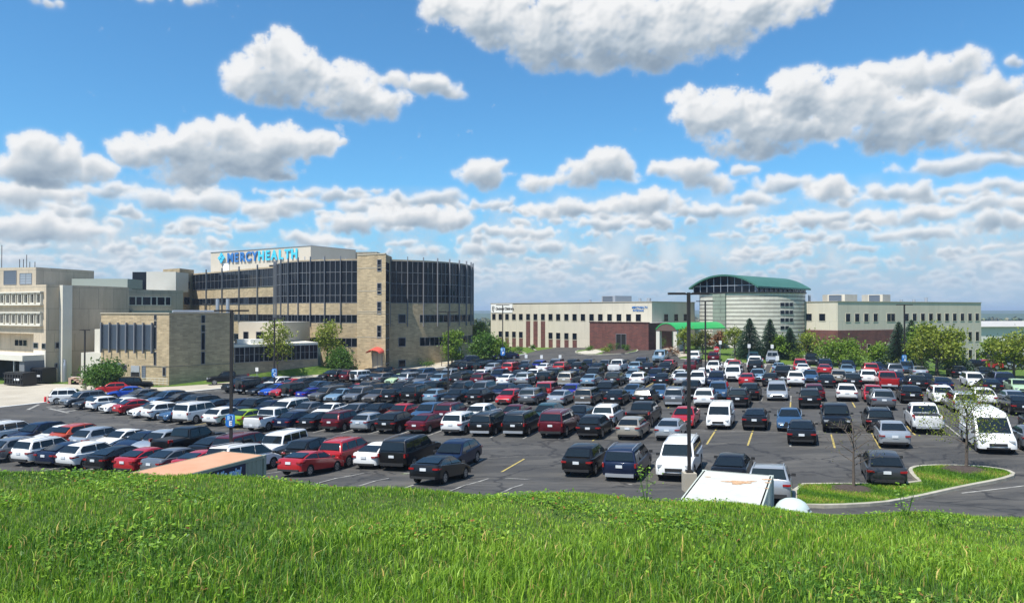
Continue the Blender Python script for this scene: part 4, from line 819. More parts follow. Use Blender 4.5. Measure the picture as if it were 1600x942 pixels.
window(t, Wf, Wf.s_at(206), Wf.s_at(219), -3, Wf.z_at(212,581.5), 1, 0, 'garage_door', DARK, .1); m = MB(); Wf.bx(m, Wf.s_at(206), Wf.s_at(219), Wf.z_at(212,581), Wf.z_at(212,571), 0, .1); m.build('door_header', MT['alu'], t)
window(t, Wf, Wf.s_at(223), Wf.s_at(228), Wf.z_at(225,590), Wf.z_at(225,572), 1, 5, 'louvre', LOUV); window(t, Wf, Wf.s_at(255.5), Wf.s_at(259.5), Wf.z_at(257,586.5), Wf.z_at(257,574))
m = MB(); Ws.bx(m, 0, Ws.L, 1.6, 1.72, 0, .05); Wf.bx(m, Wf.s_at(222), Wf.L, 1.6, 1.72, 0, .05); m.build('string_course', BRD, t)
m = MB(); m.tube([Wf.P(Wf.L,9.75,-.6), Ws.P(3,9.75,-.6), Ws.P(7.5,9.75,-.6)], .17, 8); m.build('roof_pipe', MT['alu'], t)
for px in (340,356):
    x = (px-800)/F*128; m = MB(); m.tube([(x,128,7),(x,128,11.9)], .33, 12); m.build('exhaust_stack', MT['alu'], t, smooth=40)
for px in (320,328):
    x = (px-800)/F*118; m = MB(); m.tube([(x,118,9.3),(x,118,10.9)], .05, 5); m.box((x,118,10.9), (.5,.3,.3)); m.build('floodlight', MT['pole'], t)
# --- glazed gallery running to the tower
t = thing('glazed_gallery', (-38,121,gz(-38,121)), 'low gallery with glazed wall over a brick base, left of the drum', 'building')
Wg = Wall(B2, B3); mb = MB(); mb.prism([B2, B3, (-38,135), (-49,128)], -3, 1.7, 0, 1); mb.build('base_wall', [BRD, ROOFM], t)
mb = MB(); mb.prism([B2, B3, (-38.2,134.8), (-48.8,127.8)], 4.15, 4.5, 0); mb.build('roof', LITC, t)
for i in range(9): window(t, Wg, .15+i*1.62, .15+i*1.62+1.5, 1.78, 4.08, 2, 1, fr=.06, proud=.12)
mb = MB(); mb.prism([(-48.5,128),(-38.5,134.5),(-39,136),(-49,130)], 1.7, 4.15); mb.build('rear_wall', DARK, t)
mb = MB(); mb.prism([(-47.5,129),(-39.2,127),(-37,136),(-46,139)], 4.5, 7.9, 0, 1); mb.build('beige_block', [BEIGE, ROOFM], t); Wb = Wall((-47.5,129), (-39.2,127)); window(t, Wb, Wb.s_at(381), Wb.s_at(388), 5.0, 6.2); window(t, Wb, Wb.s_at(401), Wb.s_at(412), 5.0, 6.2)
for px in (377,398): x = (px-800)/F*121; mb = MB(); mb.box((x,121.8,4.85), (2.2,1.6,.7), rz=.6); mb.build('skylight', MT['white'], t)
mb = MB(); mb.box((-34.4,129.6,1.2), (1.9,.4,4.6), rz=.5); mb.build('glass_lobby_panel', mat('pale_glass', (.13,.17,.15), .3), t)

# --- main tower: flat wing, drum, brick stair tower, penthouse
t = thing('hospital_tower', (-40,155,gz(-40,150)), 'blond brick hospital with two dark glass drums and a brick stair tower between them', 'building')
A0, A1 = (-78,181), (-47,150); Wt = Wall(A0, A1)
mb = MB(); mb.prism([A0, A1, (-30,160), (-40,200), (-70,200)], -3, 18.95, 0, 1); mb.build('flat_wing', [BR, ROOFM], t)
nb = 5; ub = Wt.L-.6; bay = (Wt.L-.6)/nb
for i in range(nb):
    u0, u1 = i*bay+.12, (i+1)*bay-.12
    window(t, Wt, u0, u1, 15.0, 18.6, 4, 1, 'window_band', fr=.06, proud=.10); window(t, Wt, u0, u1, 11.35, 12.75, 4, 0, 'window_band', fr=.06); window(t, Wt, u0, u1, 7.75, 9.1, 4, 0, 'window_band', fr=.06); window(t, Wt, u0, u1, 3.3, 4.85, 4, 0, 'window_band', fr=.06)
    m = MB(); Wt.bx(m, i*bay-.07, i*bay+.07, 6.9, 19.6, .05, .36); m.build('fin', MT['mull'], t)
mb = MB(); mb.prism([(-84.2,179),(-78.2,174.5),(-77.8,181.5),(-82,186)], -3, 19.9, 0, 1); mb.build('corner_tower', [BR, ROOFM], t); Wc = Wall((-78.2,174.5), (-77.8,181.5))
for z in (15.3, 11.5): window(t, Wc, 2.2, 4.8, z, z+1.6, fr=.1)
DC, DR = Vector((-28.6,156)), 20.3
def dp(a, r): return (DC.x+r*sin(a), DC.y-r*cos(a))          # a = 0 faces the camera, positive to the right
def ring(mb, a0, a1, r, z0, z1, mi=0, step=R(3)):
    k = max(1, round((a1-a0)/step))
    for i in range(k):
        p, q = dp(lerp(a0,a1,i/k), r), dp(lerp(a0,a1,(i+1)/k), r); mb.face([(p[0],p[1],z0),(q[0],q[1],z0),(q[0],q[1],z1),(p[0],p[1],z1)], mi, [(lerp(a0,a1,i/k)*DR,z0),(lerp(a0,a1,(i+1)/k)*DR,z0),(lerp(a0,a1,(i+1)/k)*DR,z1),(lerp(a0,a1,i/k)*DR,z1)])
mb = MB(); poly = [dp(R(a), DR-.25) for a in range(-96, 130, 3)]+[(-30,176),(-44,168)]; mb.prism(poly, -3, 18.9, 0, 1); mb.build('drum_core', [BR, ROOFM], t)
AL, AR = R(-96), R(126); TL, TR = R(1), R(17.8)          # arcs left and right of the stair tower
def bandset(a0, a1, z0, z1, step, rows, name, r=DR, capfin=True):
    """curved curtain wall: one piece of glass per bay with its mullion frame"""
    n = max(1, round((a1-a0)/step)); out = []
    for i in range(n):
        b0, b1 = lerp(a0,a1,i/n), lerp(a0,a1,(i+1)/n); mb = MB(); ring(mb, b0+.002, b1-.002, r-.1, z0, z1); o = mb.build(name, MT['bglass'], t)
        m = MB()
        for j in range(4):
            a = lerp(b0,b1,j/3 if j < 3 else 1); p = dp(a, r-.05); m.box((p[0],p[1],(z0+z1)/2), (.07,.14,z1-z0), rz=a)
        for z in rows: 
            k = 4
            for q in range(k): a = lerp(b0,b1,(q+.5)/k); p = dp(a, r-.055); m.box((p[0],p[1],z), ((b1-b0)/k*r*1.02,.10,.08), rz=a)
        f = m.build('frame', MT['mull'], o); f.data.transform(Matrix.Translation(-Vector(t['_w'])))
    return out
for (a0, a1) in ((AL, TL), (TR, AR)):
    bandset(a0, a1, 11.3, 19.1, R(9), (11.35,12.7,14.9,16.95,19.05), 'curtain_wall')
    n = round((a1-a0)/R(9))
    for i in range(n+1):
        a = lerp(a0, a1, i/n); p = dp(a, DR+.14); m = MB(); m.box((p[0],p[1],13.4), (.09,.30,13.0), rz=a); m.build('fin', MT['mull'], t)
    for rr_, z0_, z1_ in ((DR-.02,9.15,11.25),(DR-.02,4.9,7.65),(DR-.02,-3,3.25),(DR-.4,19.1,19.35)): mb = MB(); ring(mb, a0, a1, rr_, z0_, z1_); mb.build('brick_band', BR, t)
bandset(AL, TL, 7.65, 9.15, R(9), (7.7,9.1), 'window_band'); bandset(R(-80), TL, 3.25, 4.9, R(9), (3.3,4.85), 'window_band')
bandset(R(34), AR, 7.65, 9.15, R(9), (7.7,9.1), 'window_band'); bandset(R(34), AR, 3.25, 4.9, R(9), (3.3,4.85), 'window_band')
mb = MB(); ring(mb, TR, R(34), DR-.02, 7.65, 9.15); ring(mb, TR, R(34), DR-.02, 3.25, 4.9); mb.build('brick_band', BR, t)
for z0_, z1_ in ((7.7,9.15),(3.35,4.85),(-.5,.75)):
    a = R(24); p, q = dp(a-.035, DR), dp(a+.035, DR); Wx = Wall(p, q); window(t, Wx, .1, Wx.L-.1, z0_, z1_, fr=.09)
ST = [(-28.15,134.9), (-22.4,131.6), (-22.4,138.5), (-28.15,141)]; mb = MB(); mb.prism(ST, -3, 19.9, 0, 1); mb.build('stair_tower', [BR, ROOFM], t); Wst = Wall(ST[0], ST[1])
for p0, p1 in ((406,423),(443,459),(472,490),(509,527)): window(t, Wst, Wst.s_at(590), Wst.s_at(595.5), Wst.z_at(592,p1), Wst.z_at(592,p0), 1, 1, fr=.09)
m = MB()
for py in (419,455,487,490,527): z = Wst.z_at(580, py); Wst.bx(m, 0, Wst.L, z, z+.1, 0, .04)
Wst.bx(m, 0, Wst.L, 19.9, 20.1, -.2, .08); m.build('stone_course', STONE, t)
mb = MB(); Wsd = Wall(ST[1], ST[2]); Wsd.bx(mb, .1, 3.6, -2, 18.5, 0, .04); go = mb.build('side_glazing', MT['bglass'], t)
m = MB()
for z in (0.4,2.8,4.9,7.4,9.2,11.4,14.9,17): Wsd.bx(m, .1, 3.6, z, z+.12, .04, .1)
m.build('side_mullions', MT['mull'], t)
m = MB(); u0, u1 = Wst.s_at(580), Wst.s_at(601)
for i in range(8):
    a0, a1 = pi*i/8, pi*(i+1)/8; um, hw_ = (u0+u1)/2, (u1-u0)/2; zb_ = Wst.z_at(590,550)
    m.face([Wst.P(um-hw_*cos(a0), zb_+.95*sin(a0), .05), Wst.P(um-hw_*cos(a1), zb_+.95*sin(a1), .05), Wst.P(um-hw_*cos(a1), zb_+.55*sin(a1)-.15, 1.5), Wst.P(um-hw_*cos(a0), zb_+.55*sin(a0)-.15, 1.5)])
m.build('red_awning', mat('red_canvas', (.42,.06,.04), .8), t); window(t, Wst, Wst.s_at(583), Wst.s_at(597), -.6, Wst.z_at(590,551), 2, 0, 'entrance_door', mat('pale_door', (.34,.30,.24), .4), .12)
# penthouse
Q0, Q1, Q2 = (-73.1,180), (-43.7,161), (-36.4,172.8)
mb = MB(); mb.prism([Q0, Q1, Q2, (-62,195)], 18.5, 24.0, 0, 1); mb.build('penthouse', [BEIGE, ROOFM], t); mb = MB(); mb.prism([(-36.4,172.8),(-31.4,172.4),(-31,180),(-37,181)], 18.5, 23.6, 0, 1); mb.build('penthouse_brick_end', [BRD, ROOFM], t)
Wn = Wall(Q0, Q1); Wn2 = Wall(Q1, Q2); parapet(t, Wn, 24.0, MT['alu'], .1); parapet(t, Wn2, 24.0, MT['alu'], .1)
window(t, Wn, Wn.s_at(348), Wn.s_at(358), 19.0, 21.3, 1, 0, 'pale_hatch', MT['white'], .05); window(t, Wn, Wn.s_at(421), Wn.s_at(427), 19.3, 20.2, 1, 0, 'louvre', DARK, .1)
m = MB()
for px, py in ((476,401),(505,402),(540,403),(583,404)): x = (px-800)/F*150; m.tube([(x,150,18.8),(x,150,CZ+(487-py)/F*150)], .09, 6)
m.build('roof_vent_pipe', MT['alu'], t)

def text_mesh(name, body, size, m, parent, W, u, z, out, depth=.12, italic=0.0, bold=.02, sx_=1.0, align='LEFT'):
    cu = bpy.data.curves.new(name, 'FONT'); cu.body = body; cu.size = size; cu.extrude = depth/2; cu.offset = bold*size; cu.shear = italic; cu.align_x = align
    tmp = bpy.data.objects.new(name, cu); col.objects.link(tmp); bpy.context.view_layer.update()
    me = bpy.data.meshes.new_from_object(tmp.evaluated_get(bpy.context.evaluated_depsgraph_get())); wd = tmp.dimensions.x; bpy.data.objects.remove(tmp); me.materials.clear(); me.materials.append(m)
    o = bpy.data.objects.new(name, me); col.objects.link(o); d, n = W.d, W.n; p = Vector(W.P(u, z, out)); Mx_ = Matrix(((d.x*sx_, 0, n.x, p.x), (d.y*sx_, 0, n.y, p.y), (0, 1, 0, p.z), (0,0,0,1)))
    org = Vector(parent['_w']) if parent.get('_w') else Vector((0,0,0)); me.transform(Matrix.Translation(-org) @ Mx_); o.parent = parent
    return o, wd*sx_
s = thing('rooftop_sign', Wn.P(Wn.L/2, 20, .3), 'large blue and cyan letters MERCYHEALTH high on the penthouse wall', 'sign')
NB = mat('sign_blue', (.035,.16,.42), .4); NC = mat('sign_cyan', (.07,.50,.72), .4)
ua, ub = Wn.s_at(356), Wn.s_at(466); word = 'MERCYHEALTH'; stp = (ub-ua)/11
for i, ch in enumerate(word):
    text_mesh('letter', ch, 3.0, NB if i < 5 else NC, s, Wn, ua+(i+.5)*stp, 21.45, .2, .18, bold=.035, sx_=1.0, align='CENTER')
m = MB(); uc, zc = Wn.s_at(347.5), 22.5
for (du, dz_) in ((0,.72),(0,-.72),(.72,0),(-.72,0)):
    P_ = [(uc+du+a*.52, zc+dz_+b*.52) for a, b in ((0,1),(1,0),(0,-1),(-1,0))]; q0 = [Wn.P(a,b,.2) for a, b in P_]; q1 = [Wn.P(a,b,.5) for a, b in P_]
    m.face(q1[::-1]); [m.face([q0[i], q0[(i+1)%4], q1[(i+1)%4], q1[i]]) for i in range(4)]
m.build('cross_emblem', NC, s, recalc=True)

# --- clinic with cream wings, striped drum and barrel roof
t = thing('clinic_building', (30,155,gz(30,155)), 'long cream and red brick clinic with striped drum under a green barrel roof', 'building')
E0, E1, E2 = (-5.2,182), (27.9,148), (39.2,159.3); ZR = 11.65
mb = MB(); mb.prism([E0, E1, E2, (30,190), (6,200)], -2, ZR, 0, 1); mb.build('left_wing', [CREAM, ROOFM], t); We, We2 = Wall(E0, E1), Wall(E1, E2); parapet(t, We, ZR, STONE, .12); parapet(t, We2, ZR, STONE, .12)
zx = [142,187,233,281,329,379,430,482,535,588,645,702,760,820,881,945,1010,1077,1145]; W2Z = (7.75,9.2); W1Z = (3.6,5.0); g1 = []
for i, q in enumerate(zx):
    px = 740+q/4.444; u = We.s_at(px); window(t, We, u-.62, u+.62, *W2Z, fr=.06, frm=CREAM); 
    if i in (1,2,3,4,8,9,10,11): window(t, We, u-.62, u+.62, *W1Z, fr=.06, frm=CREAM); m = MB(); We.bx(m, u-.62, u+.62, -1, W1Z[0]-.15, 0, .03); m.build('brick_panel', RED, t)
    if i in (5,6,7): m = MB(); We.bx(m, u-.68, u+.68, -1, 7.5, 0, .03); m.build('brick_panel', RED, t)
for q in (1335,1405,1470): u = We2.s_at(740+q/4.444); window(t, We2, u-.75, u+.75, *W2Z, fr=.06, frm=CREAM)
G0, G1, G2 = (16,153.1), (26.2,142.6), (32,148.4)
mb = MB(); mb.prism([G0, G1, G2, (24,160), (19,158)], -1, 7.55, 0, 1); mb.build('brick_wing', [RED, ROOFM], t); Wv = Wall(G0, G1); window(t, Wv, Wv.s_at(963), Wv.s_at(978), 1.5, Wv.z_at(970,522), 2, 0, 'entrance_door', DARK, .08); parapet(t, Wv, 7.55, mat('brick_coping', (.07,.03,.03), .8), .14)
# drum
CC, CR = Vector((50.4,156.3)), 10.6
sm = bpy.data.materials.new('striped_block'); sm.use_nodes = True; nt_ = sm.node_tree; bb = nt_.nodes['Principled BSDF']; bb.inputs['Roughness'].default_value = .85; uvn = nt_.nodes.new('ShaderNodeUVMap'); sxy = nt_.nodes.new('ShaderNodeSeparateXYZ'); nt_.links.new(uvn.outputs[0], sxy.inputs[0])
m1 = nt_.nodes.new('ShaderNodeMath'); m1.operation = 'DIVIDE'; nt_.links.new(sxy.outputs[1], m1.inputs[0]); m1.inputs[1].default_value = .79; m2 = nt_.nodes.new('ShaderNodeMath'); m2.operation = 'FRACT'; nt_.links.new(m1.outputs[0], m2.inputs[0]); m3 = nt_.nodes.new('ShaderNodeMath'); m3.operation = 'GREATER_THAN'; nt_.links.new(m2.outputs[0], m3.inputs[0]); m3.inputs[1].default_value = .22
nn_ = nt_.nodes.new('ShaderNodeTexNoise'); nn_.inputs['Scale'].default_value = .8; nn_.inputs['Detail'].default_value = 6; nt_.links.new(uvn.outputs[0], nn_.inputs['Vector']); rr_ = nt_.nodes.new('ShaderNodeValToRGB'); nt_.links.new(nn_.outputs[0], rr_.inputs[0]); rr_.color_ramp.elements[0].position = .3; rr_.color_ramp.elements[0].color = (.50,.47,.40,1); rr_.color_ramp.elements[1].position = .7; rr_.color_ramp.elements[1].color = (.62,.59,.51,1)
mm_ = nt_.nodes.new('ShaderNodeMix'); mm_.data_type = 'RGBA'; mm_.inputs[6].default_value = (.055,.05,.045,1); nt_.links.new(rr_.outputs[0], mm_.inputs[7]); nt_.links.new(m3.outputs[0], mm_.inputs[0]); nt_.links.new(mm_.outputs[2], bb.inputs['Base Color'])
def cp(a, r=CR): return (CC.x+r*sin(a), CC.y-r*cos(a))
poly = [cp(R(a)) for a in range(-180, 180, 5)]; mb = MB(); mb.prism(poly, -1, 13.4, 0, 1); mb.build('striped_drum', [sm, ROOFM], t)
poly = [cp(R(a), CR+.25) for a in range(-180, 180, 5)]; mb = MB(); mb.prism(poly, 13.4, 13.62); mb.build('drum_coping', MT['trim'], t)
for r_ in range(4):
    for c_ in range(3):
        px = 1040+(826+c_*38)/4.71; 
        if r_ == 3 and c_ == 2: continue
        x0 = (px-800)/F; a_ = math.asin(max(-1, min(1, (x0*148.5-CC.x)/CR))); p, q = cp(a_-.045, CR+.01), cp(a_+.045, CR+.01); Wx = Wall(p, q); z = 9.7+(487-(400+(357+r_*57)/4.71))/F*Wx.A.y; window(t, Wx, .05, Wx.L-.05, z-.33, z+.33, fr=.04)
# tall entrance glazing cut in the drum's left face
a0_, a1_ = R(-44), R(-23); p, q = cp(a0_, CR-.3), cp(a1_, CR-.3); Wx = Wall(p, q); window(t, Wx, 0, Wx.L, 7.4, 13.35, 2, 5, 'tall_glazing', MT['bglass'], .1, proud=.2)
mb = MB(); p, q = cp(R(-62), CR+.05), cp(R(-45), CR+.25); Wy = Wall(p, q); Wy.bx(mb, 0, Wy.L, -1, 13.3, -.3, .15); mb.build('green_grey_pier', brickmat('green_grey_block', (.26,.30,.24), (.23,.27,.22), (.12,.13,.11), bw=4, bh=.79, ms=.06), t)
# barrel roof: gable end faces left, ridge runs back to the right
NC_ = Vector((48.4,147.0)); dL_ = Vector((-.7071,.7071)); dR_ = Vector((.7071,.7071)); gw, gl = 14.2, 23.2
def rp(u, v, z): q = NC_+dL_*u+dR_*v; return (q.x, q.y, z)
def arch(u, ze=15.2, h=2.1): x = (u/gw)*2-1; return ze+h*(1-abs(x)**2.1)
mb = MB(); K = 18; ov = .7
for i in range(K):
    u0, u1 = -ov+(gw+2*ov)*i/K, -ov+(gw+2*ov)*(i+1)/K; za, zb_ = arch(max(-.3,min(gw+.3,u0)))-(.25 if i == 0 else 0), arch(max(-.3,min(gw+.3,u1)))-(.25 if i == K-1 else 0)
    mb.face([rp(u0,-ov,za), rp(u1,-ov,zb_), rp(u1,gl+ov,zb_), rp(u0,gl+ov,za)]); mb.face([rp(u0,-ov,za-.35), rp(u0,gl+ov,za-.35), rp(u1,gl+ov,zb_-.35), rp(u1,-ov,zb_-.35)]); mb.face([rp(u0,-ov,za-.35), rp(u1,-ov,zb_-.35), rp(u1,-ov,zb_), rp(u0,-ov,za)]); mb.face([rp(u0,gl+ov,za-.35), rp(u0,gl+ov,za), rp(u1,gl+ov,zb_), rp(u1,gl+ov,zb_-.35)])
mb.face([rp(-ov,-ov,arch(-.3)-.6), rp(-ov,-ov,arch(-.3)-.25), rp(-ov,gl+ov,arch(-.3)-.25), rp(-ov,gl+ov,arch(-.3)-.6)])
mb.build('barrel_roof', mat('green_metal_roof', (.035,.125,.095), .55, metal=.1, vary=(.05,.155,.12), vscale=.3), t, merge=True, recalc=True, smooth=25)
mb = MB()
Wga = Wall(rp(gw,0,0)[:2], rp(0,0,0)[:2]); Wgb = Wall(rp(0,0,0)[:2], rp(0,gl,0)[:2])
pts_ = [Wga.P(gw-u, 13.65, -.3) for u in (gw, 0)]+[Wga.P(gw-u, arch(u)-.3, -.3) for u in [gw*k/12 for k in range(13)]]; mb.face(pts_); Wgb.bx(mb, 0, gl, 13.65, 15.2, -.35, -.3); gg = mb.build('clerestory_glass', MT['bglass'], t)
m = MB()
for i in range(10): u = gw*i/9; Wga.bx(m, u-.05, u+.05, 13.6, arch(gw-u)-.3, -.28, -.12)
Wga.bx(m, 0, gw, 14.95, 15.08, -.28, -.15)
for i in range(12): u = gl*i/11; Wgb.bx(m, u-.07, u+.07, 13.6, 14.9, -.28, -.12)
m.build('clerestory_mullions', MT['alu'], t)
m = MB()
for i in range(11): m.tube([Wgb.P(gl*i/11,13.7,-.25), Wgb.P(gl*(i+.5)/11,14.8,-.25)], .05, 4); m.tube([Wgb.P(gl*(i+.5)/11,14.8,-.25), Wgb.P(gl*(i+1)/11,13.7,-.25)], .05, 4)
m.build('roof_truss', MT['alu'], t)
# portico
PN = Vector((29.7,134)); pw, pl = 4.5, 17.5
def pp(u, v, z): q = PN+dL_*u+dR_*v; return (q.x, q.y, z)
parch = lambda u: 6.55+1.15*(1-abs(u/pw*2-1)**2.2)
mb = MB(); K = 12
for i in range(K):
    u0, u1 = pw*i/K, pw*(i+1)/K; a, b = parch(u0), parch(u1)
    mb.face([pp(u0,0,a), pp(u1,0,b), pp(u1,pl,b), pp(u0,pl,a)]); mb.face([pp(u0,0,a-.2), pp(u0,pl,a-.2), pp(u1,pl,b-.2), pp(u1,0,b-.2)]); mb.face([pp(u0,0,a-.2), pp(u1,0,b-.2), pp(u1,0,b), pp(u0,0,a)])
for u in (0, pw): mb.face([pp(u,0,6.35), pp(u,pl,6.35), pp(u,pl,6.55), pp(u,0,6.55)])
mb.build('portico_canopy', mat('bright_green_canopy', (.03,.34,.09), .5), t, merge=True, smooth=30)
mb = MB(); ptsf = [pp(u,.06,6.2) for u in (pw,0)]+[pp(pw*k/8,.06,parch(pw*k/8)-.22) for k in range(9)]; mb.face(ptsf); mb.build('portico_gable', RED, t)
for u, v in ((.4,.5),(pw-.4,.5),(.4,8),(pw-.4,8)): q = pp(u,v,0); mb = MB(); mb.box((q[0],q[1],3.9), (.75,.75,4.8), rz=pi/4); mb.build('portico_column', LITC, t)
# right wing
H0, H1, H2 = (57.2,153.6), (63.6,145), (103.3,163.5)
mb = MB(); mb.prism([H0, H1, H2, (95,182), (58,170)], -6, ZR, 0, 1); mb.build('right_wing', [CREAM, ROOFM], t); Wh, Wi = Wall(H0, H1), Wall(H1, H2); parapet(t, Wh, ZR, STONE, .12); parapet(t, Wi, ZR, STONE, .12)
for a, b in ((1259.5,1268.5),(1280,1289.5)): window(t, Wh, Wh.s_at(a), Wh.s_at(b), 7.9, 9.3, fr=.07, frm=CREAM)
for q in (363,424,485,547,755,808,863,917,971,1024,1076,1127,1178,1226): u = Wi.s_at(1240+q/4.28); window(t, Wi, u-.62, u+.62, 7.75, 9.3, fr=.06, frm=CREAM)
u = Wi.s_at(1240+650/4.28); window(t, Wi, u-1.2, u+1.2, 7.75, 9.3, 2, fr=.06, frm=CREAM)
m = MB(); Wh.bx(m, -.2, Wh.L+.15, -5, 6.05, 0, .15); Wi.bx(m, -.15, Wi.s_at(1402), -5, 6.05, 0, .15); m.build('brick_storey', RED, t)
for q in (431,501): u = Wi.s_at(1240+q/4.28); window(t, Wi, u-.4, u+.4, 1.6, 3.3, fr=.08, frm=STONE, proud=.2)if False else None
Wi2 = Wall(Wi.P(0,0,.17)[:2], Wi.P(Wi.L,0,.17)[:2]); Wh2 = Wall(Wh.P(0,0,.17)[:2], Wh.P(Wh.L,0,.17)[:2])
for q in (431,501,575): u = Wi2.s_at(1240+q/4.28); window(t, Wi2, u-.45, u+.45, 1.5, 3.2, fr=.08, frm=STONE); window(t, Wi2, u-.45, u+.45, -2.2, -.9, fr=.08, frm=STONE)
for q in (1060,1118): u = Wh2.s_at(1040+q/4.71); window(t, Wh2, u-.35, u+.35, 1.9, 3.2, fr=.07, frm=STONE)
for q in (1130,1178,1226): u = Wi.s_at(1240+q/4.28); window(t, Wi, u-.6, u+.6, 3.3, 5.3, fr=.08, frm=CREAM); window(t, Wi, u-.6, u+.6, -1.2, 1.4, fr=.08, frm=CREAM)
# plant on the roofs
for (a, b, Y, z1, m_, nm_) in ((940,988,170,13.3,MT['alu'],'roof_plant_screen'),(1293,1343,160,13.4,CREAM,'roof_plant_unit'),(1356,1395,165,13.5,CREAM,'roof_plant_unit')):
    xa, xb = (a-800)/F*Y, (b-800)/F*Y; mb = MB(); mb.prism([(xa,Y),(xa+(xb-xa)*.4,Y-2.2),(xb,Y+1),(xb-2,Y+5),(xa+1,Y+5)], ZR, z1); mb.build(nm_, m_, t)
    for f0, f1 in ((.08,.34),): Wx = Wall((xa,Y),(xa+(xb-xa)*.4,Y-2.2)); window(t, Wx, Wx.L*.1, Wx.L*.8, ZR+.2, z1-.2, 1, 4, 'louvre', LOUV, .05)
for px, py in ((922,468),(1000,466),(1014,466),(1265,461),(1408,468),(1428,468),(1447,465)): x = (px-800)/F*165; mb = MB(); mb.tube([(x,165,ZR),(x,165,CZ+(487-py)/F*165)], .3 if px != 1014 else .5, 10); mb.build('roof_vent', MT['alu'], t)
s = thing('wall_sign', We.P(We.s_at(785), 10, .1), 'white panel with black lettering at the left end of the cream wing', 'sign')
m = MB(); We.bx(m, We.s_at(767.6), We.s_at(801), 9.45, 11.55, .03, .08); m.build('panel', MT['white'], s)
text_mesh('lettering', "Cincinnati Children's", .86, DARK, s, We, We.s_at(775), 10.15, .1, .04, bold=.03, sx_=.86)
m = MB(); uc = We.s_at(771.5); pr = [We.P(uc+.42*cos(a)*(.7), 10.45+.62*sin(a), .14) for a in [pi*.55+pi*1.05*k/8 for k in range(9)]]; m.tube(pr, .09, 6); m.tube([We.P(uc+.1,10.2,.14), We.P(uc+.3,10.9,.14)], .08, 5); m.build('emblem', DARK, s)
s = thing('wall_sign', We.P(We.s_at(997), 10, .1), 'small dark two-line sign at the right end of the cream wing', 'sign')
text_mesh('lettering', "MERCYHEALTH", .62, NB, s, We, We.s_at(987.5), 10.35, .05, .05, bold=.02, sx_=.9); text_mesh('lettering', "PHYSICIANS", .55, NB, s, We, We.s_at(989), 9.75, .05, .05, bold=.02, sx_=.9)
# --- white warehouse at the right edge
t = thing('warehouse', (150,215,gz(150,215)), 'long white low warehouse with grey roof beyond the clinic at right', 'building')
mb = MB(); mb.prism([(128,203),(190,214),(184,250),(122,238)], -12, 5.6); mb.build('wall', mat('white_block', (.62,.60,.54), .8), t); mb = MB()
for a, b in (((127,202),(191,213)),): mb.face([(127,202,5.6),(191,213,5.6),(187,231,6.9),(124,220,6.9)]); mb.face([(124,220,6.9),(187,231,6.9),(183,251,5.6),(121,239,5.6)])
mb.face([(127,202,5.6),(124,220,6.9),(121,239,5.6)]); mb.build('roof', ROOFM, t)
# ------------------------------------------------------------ trees
LF = dict(green=leafmat('leaf_green', (.075,.165,.022)), yel=leafmat('leaf_yellow_green', (.19,.25,.03)), lime=leafmat('leaf_spring', (.14,.24,.025)), dark=leafmat('needle_green', (.028,.060,.036), .1), oliv=leafmat('leaf_olive', (.13,.15,.035)), rust=leafmat('leaf_reddish', (.20,.10,.04)))
def leaves(C_, r, n, size, name, m, root, flat=.6):
    """n leaf clumps of two crossed leaf-sized faces round each centre"""
    C_ = np.asarray(C_); pw_ = rng.exponential(1, len(C_))+.12; idx = rng.choice(len(C_), n, p=pw_/pw_.sum()); c = C_[idx]+rng.normal(0, 1, (n,3))*np.array([r,r,r*.8]); s = size*(.6+.8*rng.random(n))[:,None]
    a = rng.normal(0,1,(n,3)); a /= np.linalg.norm(a,axis=1)[:,None]; b = np.cross(a, rng.normal(0,1,(n,3))); b /= np.linalg.norm(b,axis=1)[:,None]
    V = np.stack([c-a*s, c+b*s*flat, c+a*s, c-b*s*flat], 1).reshape(-1,3); Q = np.arange(n*4).reshape(-1,4)
    return npmesh(name, V, Q, [m], root)
def broad_tree(x, y, h, w, label, leaf='green', n=2600, size=.16, gap=.0, trunk=.16, clear=.28, seed=0, group=None, name='broadleaf_tree', cat='tree', z=None, nlimb=9, spread=.16, zc=.0):
    rs = random.Random(seed*97+int(abs(x)*13)); z = gz(x, y) if z is None else z; t = thing(name, (x,y,z), label, cat, group)
    m = MB(); tips = []; lean = rs.uniform(-.03,.03)
    pts = [(x+lean*h*k, y, z-.1+h*.82*k) for k in (0,.15,.35,.6,.8,1)]; m.tube(pts, [trunk*1.25,trunk,trunk*.85,trunk*.6,trunk*.35,trunk*.12], 8)
    m.build('trunk', MT['bark'], t, smooth=60); m = MB()
    for i in range(nlimb):
        k = clear+(1-clear)*(i/nlimb)**.9*.88; a = i*2.4+rs.uniform(-.3,.3); st = Vector((x+lean*h*k, y, z+h*.82*k)); rr = w/2*(1-.55*((k-clear)/(1-clear))**1.6)*rs.uniform(.75,1.05); up = h*rs.uniform(.10,.24)
        en = st+Vector((cos(a)*rr, sin(a)*rr, up)); md = st.lerp(en,.5)+Vector((0,0,up*.18)); m.tube([st, md, en], [trunk*.38, trunk*.2, trunk*.06], 5); tips += [tuple(md.lerp(en,.3)), tuple(en)]
        for j in range(4):
            q = md.lerp(en, j/3.0); e2 = q+Vector((rs.gauss(0,1), rs.gauss(0,1), rs.uniform(.1,1.1))).normalized()*w*rs.uniform(.10,.22); m.tube([q, q.lerp(e2,.5)+Vector((0,0,.03*w)), e2], [trunk*.17, trunk*.13, trunk*.07], 4); tips.append(tuple(e2))
    tips.append((x, y, z+h*.93)); m.build('branches', MT['bark'], t)
    if n: leaves(tips, w*spread*.62, n, size, 'crown', LF[leaf], t)
    return t
